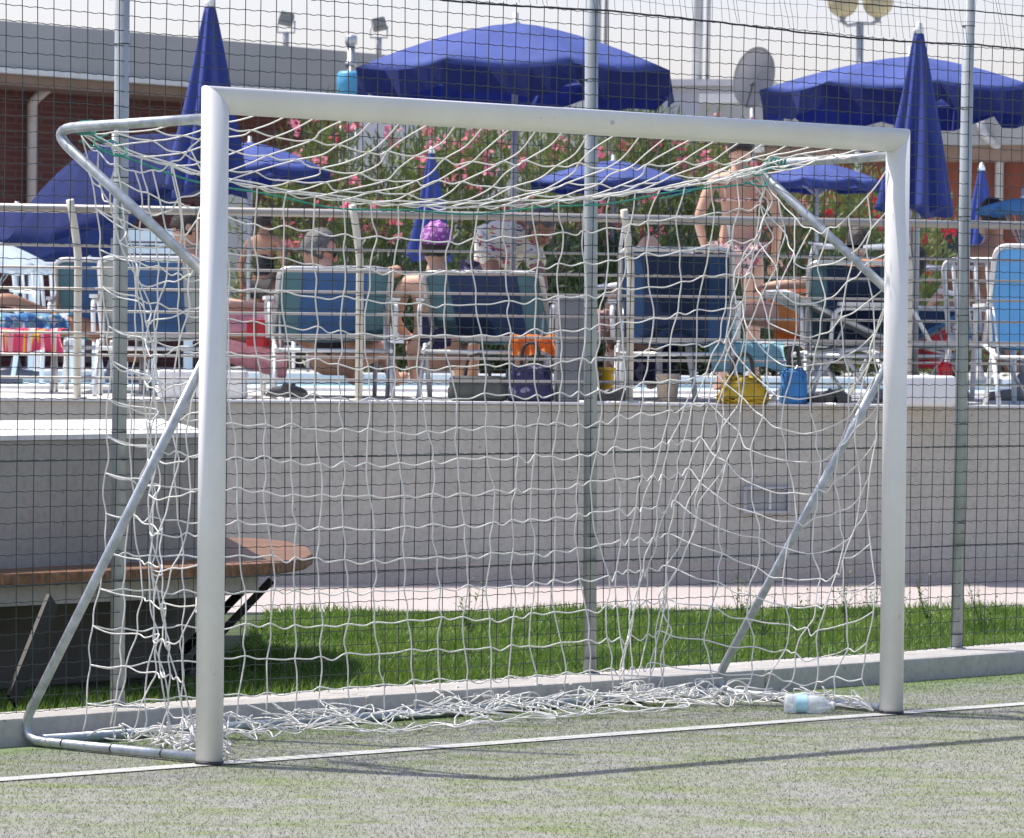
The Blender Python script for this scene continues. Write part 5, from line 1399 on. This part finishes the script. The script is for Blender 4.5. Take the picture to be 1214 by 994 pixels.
bm = bmesh.new(); tube(bm, [V((0, .18, 0)), V((0, .18, c.z-1.0))], .04, 10); link_mesh('mast', bm, M['mast'], root)
bm = bmesh.new(); lathe(bm, [(.001, 0), (.17, 0), (.16, .3), (.20, .34), (.001, .36)], 16, (-.03, .0, c.z-1-rz_-.55)); link_mesh('mount', bm, M['pale_wall'], root)
bm = bmesh.new(); tube(bm, [tl@V((0, .0, -rz_*.95))+V((0, 0, c.z-1)), V((-.05, -.42, c.z-1-.16))], .012, 6); ellip(bm, (-.05, -.45, c.z-1-.12), (.03, .05, .035)); link_mesh('receiver_arm', bm, M['dk_plastic'], root)
# globe lamp
Yg = 50; root = empty('street_lamp', (XD(1017, Yg, 3), Yg, 1.0), 0, 'lamp post with two cream globes above the right parasol', 'street lamp')
zc = px_z(1017, 28, Yg)-1
bm = bmesh.new(); tube(bm, [(0, 0, 0), (0, 0, zc+.02)], .045, 12); lathe(bm, [(.001, 0), (.12, 0), (.09, .2), (.001, .21)], 12); link_mesh('pole', bm, M['mast'], root)
bm = bmesh.new(); tube(bm, [(-.21, 0, zc+.02), (-.15, 0, zc-.03), (0, 0, zc), (.15, 0, zc-.0), (.21, 0, zc+.03)], .022, 8)
for s in (-1, 1): lathe(bm, [(.001, 0), (.06, 0), (.03, .02), (.05, .08), (.001, .08)], 12, (s*.21, 0, zc+.01))
link_mesh('arm', bm, M['mast'], root)
for s in (-1, 1):
    bm = bmesh.new(); ellip(bm, (s*.21, 0, zc+.26), (.185, .185, .19), None, 24); link_mesh('globe', bm, M['globe'], root)
def mast(label, px, wpx_, Y, pyb):
    root = empty('steel_mast', (XD(px, Y, 5), Y, px_z(px, pyb, Y)-.3), 0, label, 'mast', 'steel masts on the roofs')
    bm = bmesh.new(); r = wpx_/2/F*Y
    tube(bm, [(0, 0, 0), (.02, 0, 3.2)], r, 14); tube(bm, [(r*2.1, .05, .05), (r*2.1+.02, .05, 3.1)], r*.45, 8)
    link_mesh('tube', bm, M['mast'], root)
    bm = bmesh.new(); box(bm, (r*.6, 0, .15), (r*4, .25, .3)); link_mesh('foot', bm, M['pale_wall'], root)
mast('steel mast behind the top of the middle fence post', 706, 11, 59.5, 80); mast('double steel mast left of the satellite dish', 826, 12, 61, 95)
# round sign
p = P(598, 106, 50); root = empty('round_sign', (p.x, 50, 1.0), 0, 'small round red and white sign on a post above the crossbar', 'sign')
bm = bmesh.new(); tube(bm, [(0, .03, 0), (0, .03, p.z-1+.1)], .025, 8); link_mesh('post', bm, M['mast'], root)
def disc(bm, r, y, z, th=.01): 
    lathe(bm, [(.001, 0), (r, 0), (r, th), (.001, th)], 24)
for nm, r, y, m in (('disc', .062, 0, 'sign_red'), ('white_ring', .040, -.012, 'white_plastic'), ('centre_mark', .018, -.024, 'sign_red')):
    bm = bmesh.new(); disc(bm, r, y, 0); bmesh.ops.transform(bm, matrix=Matrix.Translation((0, y, p.z-1)) @ Matrix.Rotation(PI/2, 4, 'X'), verts=bm.verts); link_mesh(nm, bm, M[m], root)
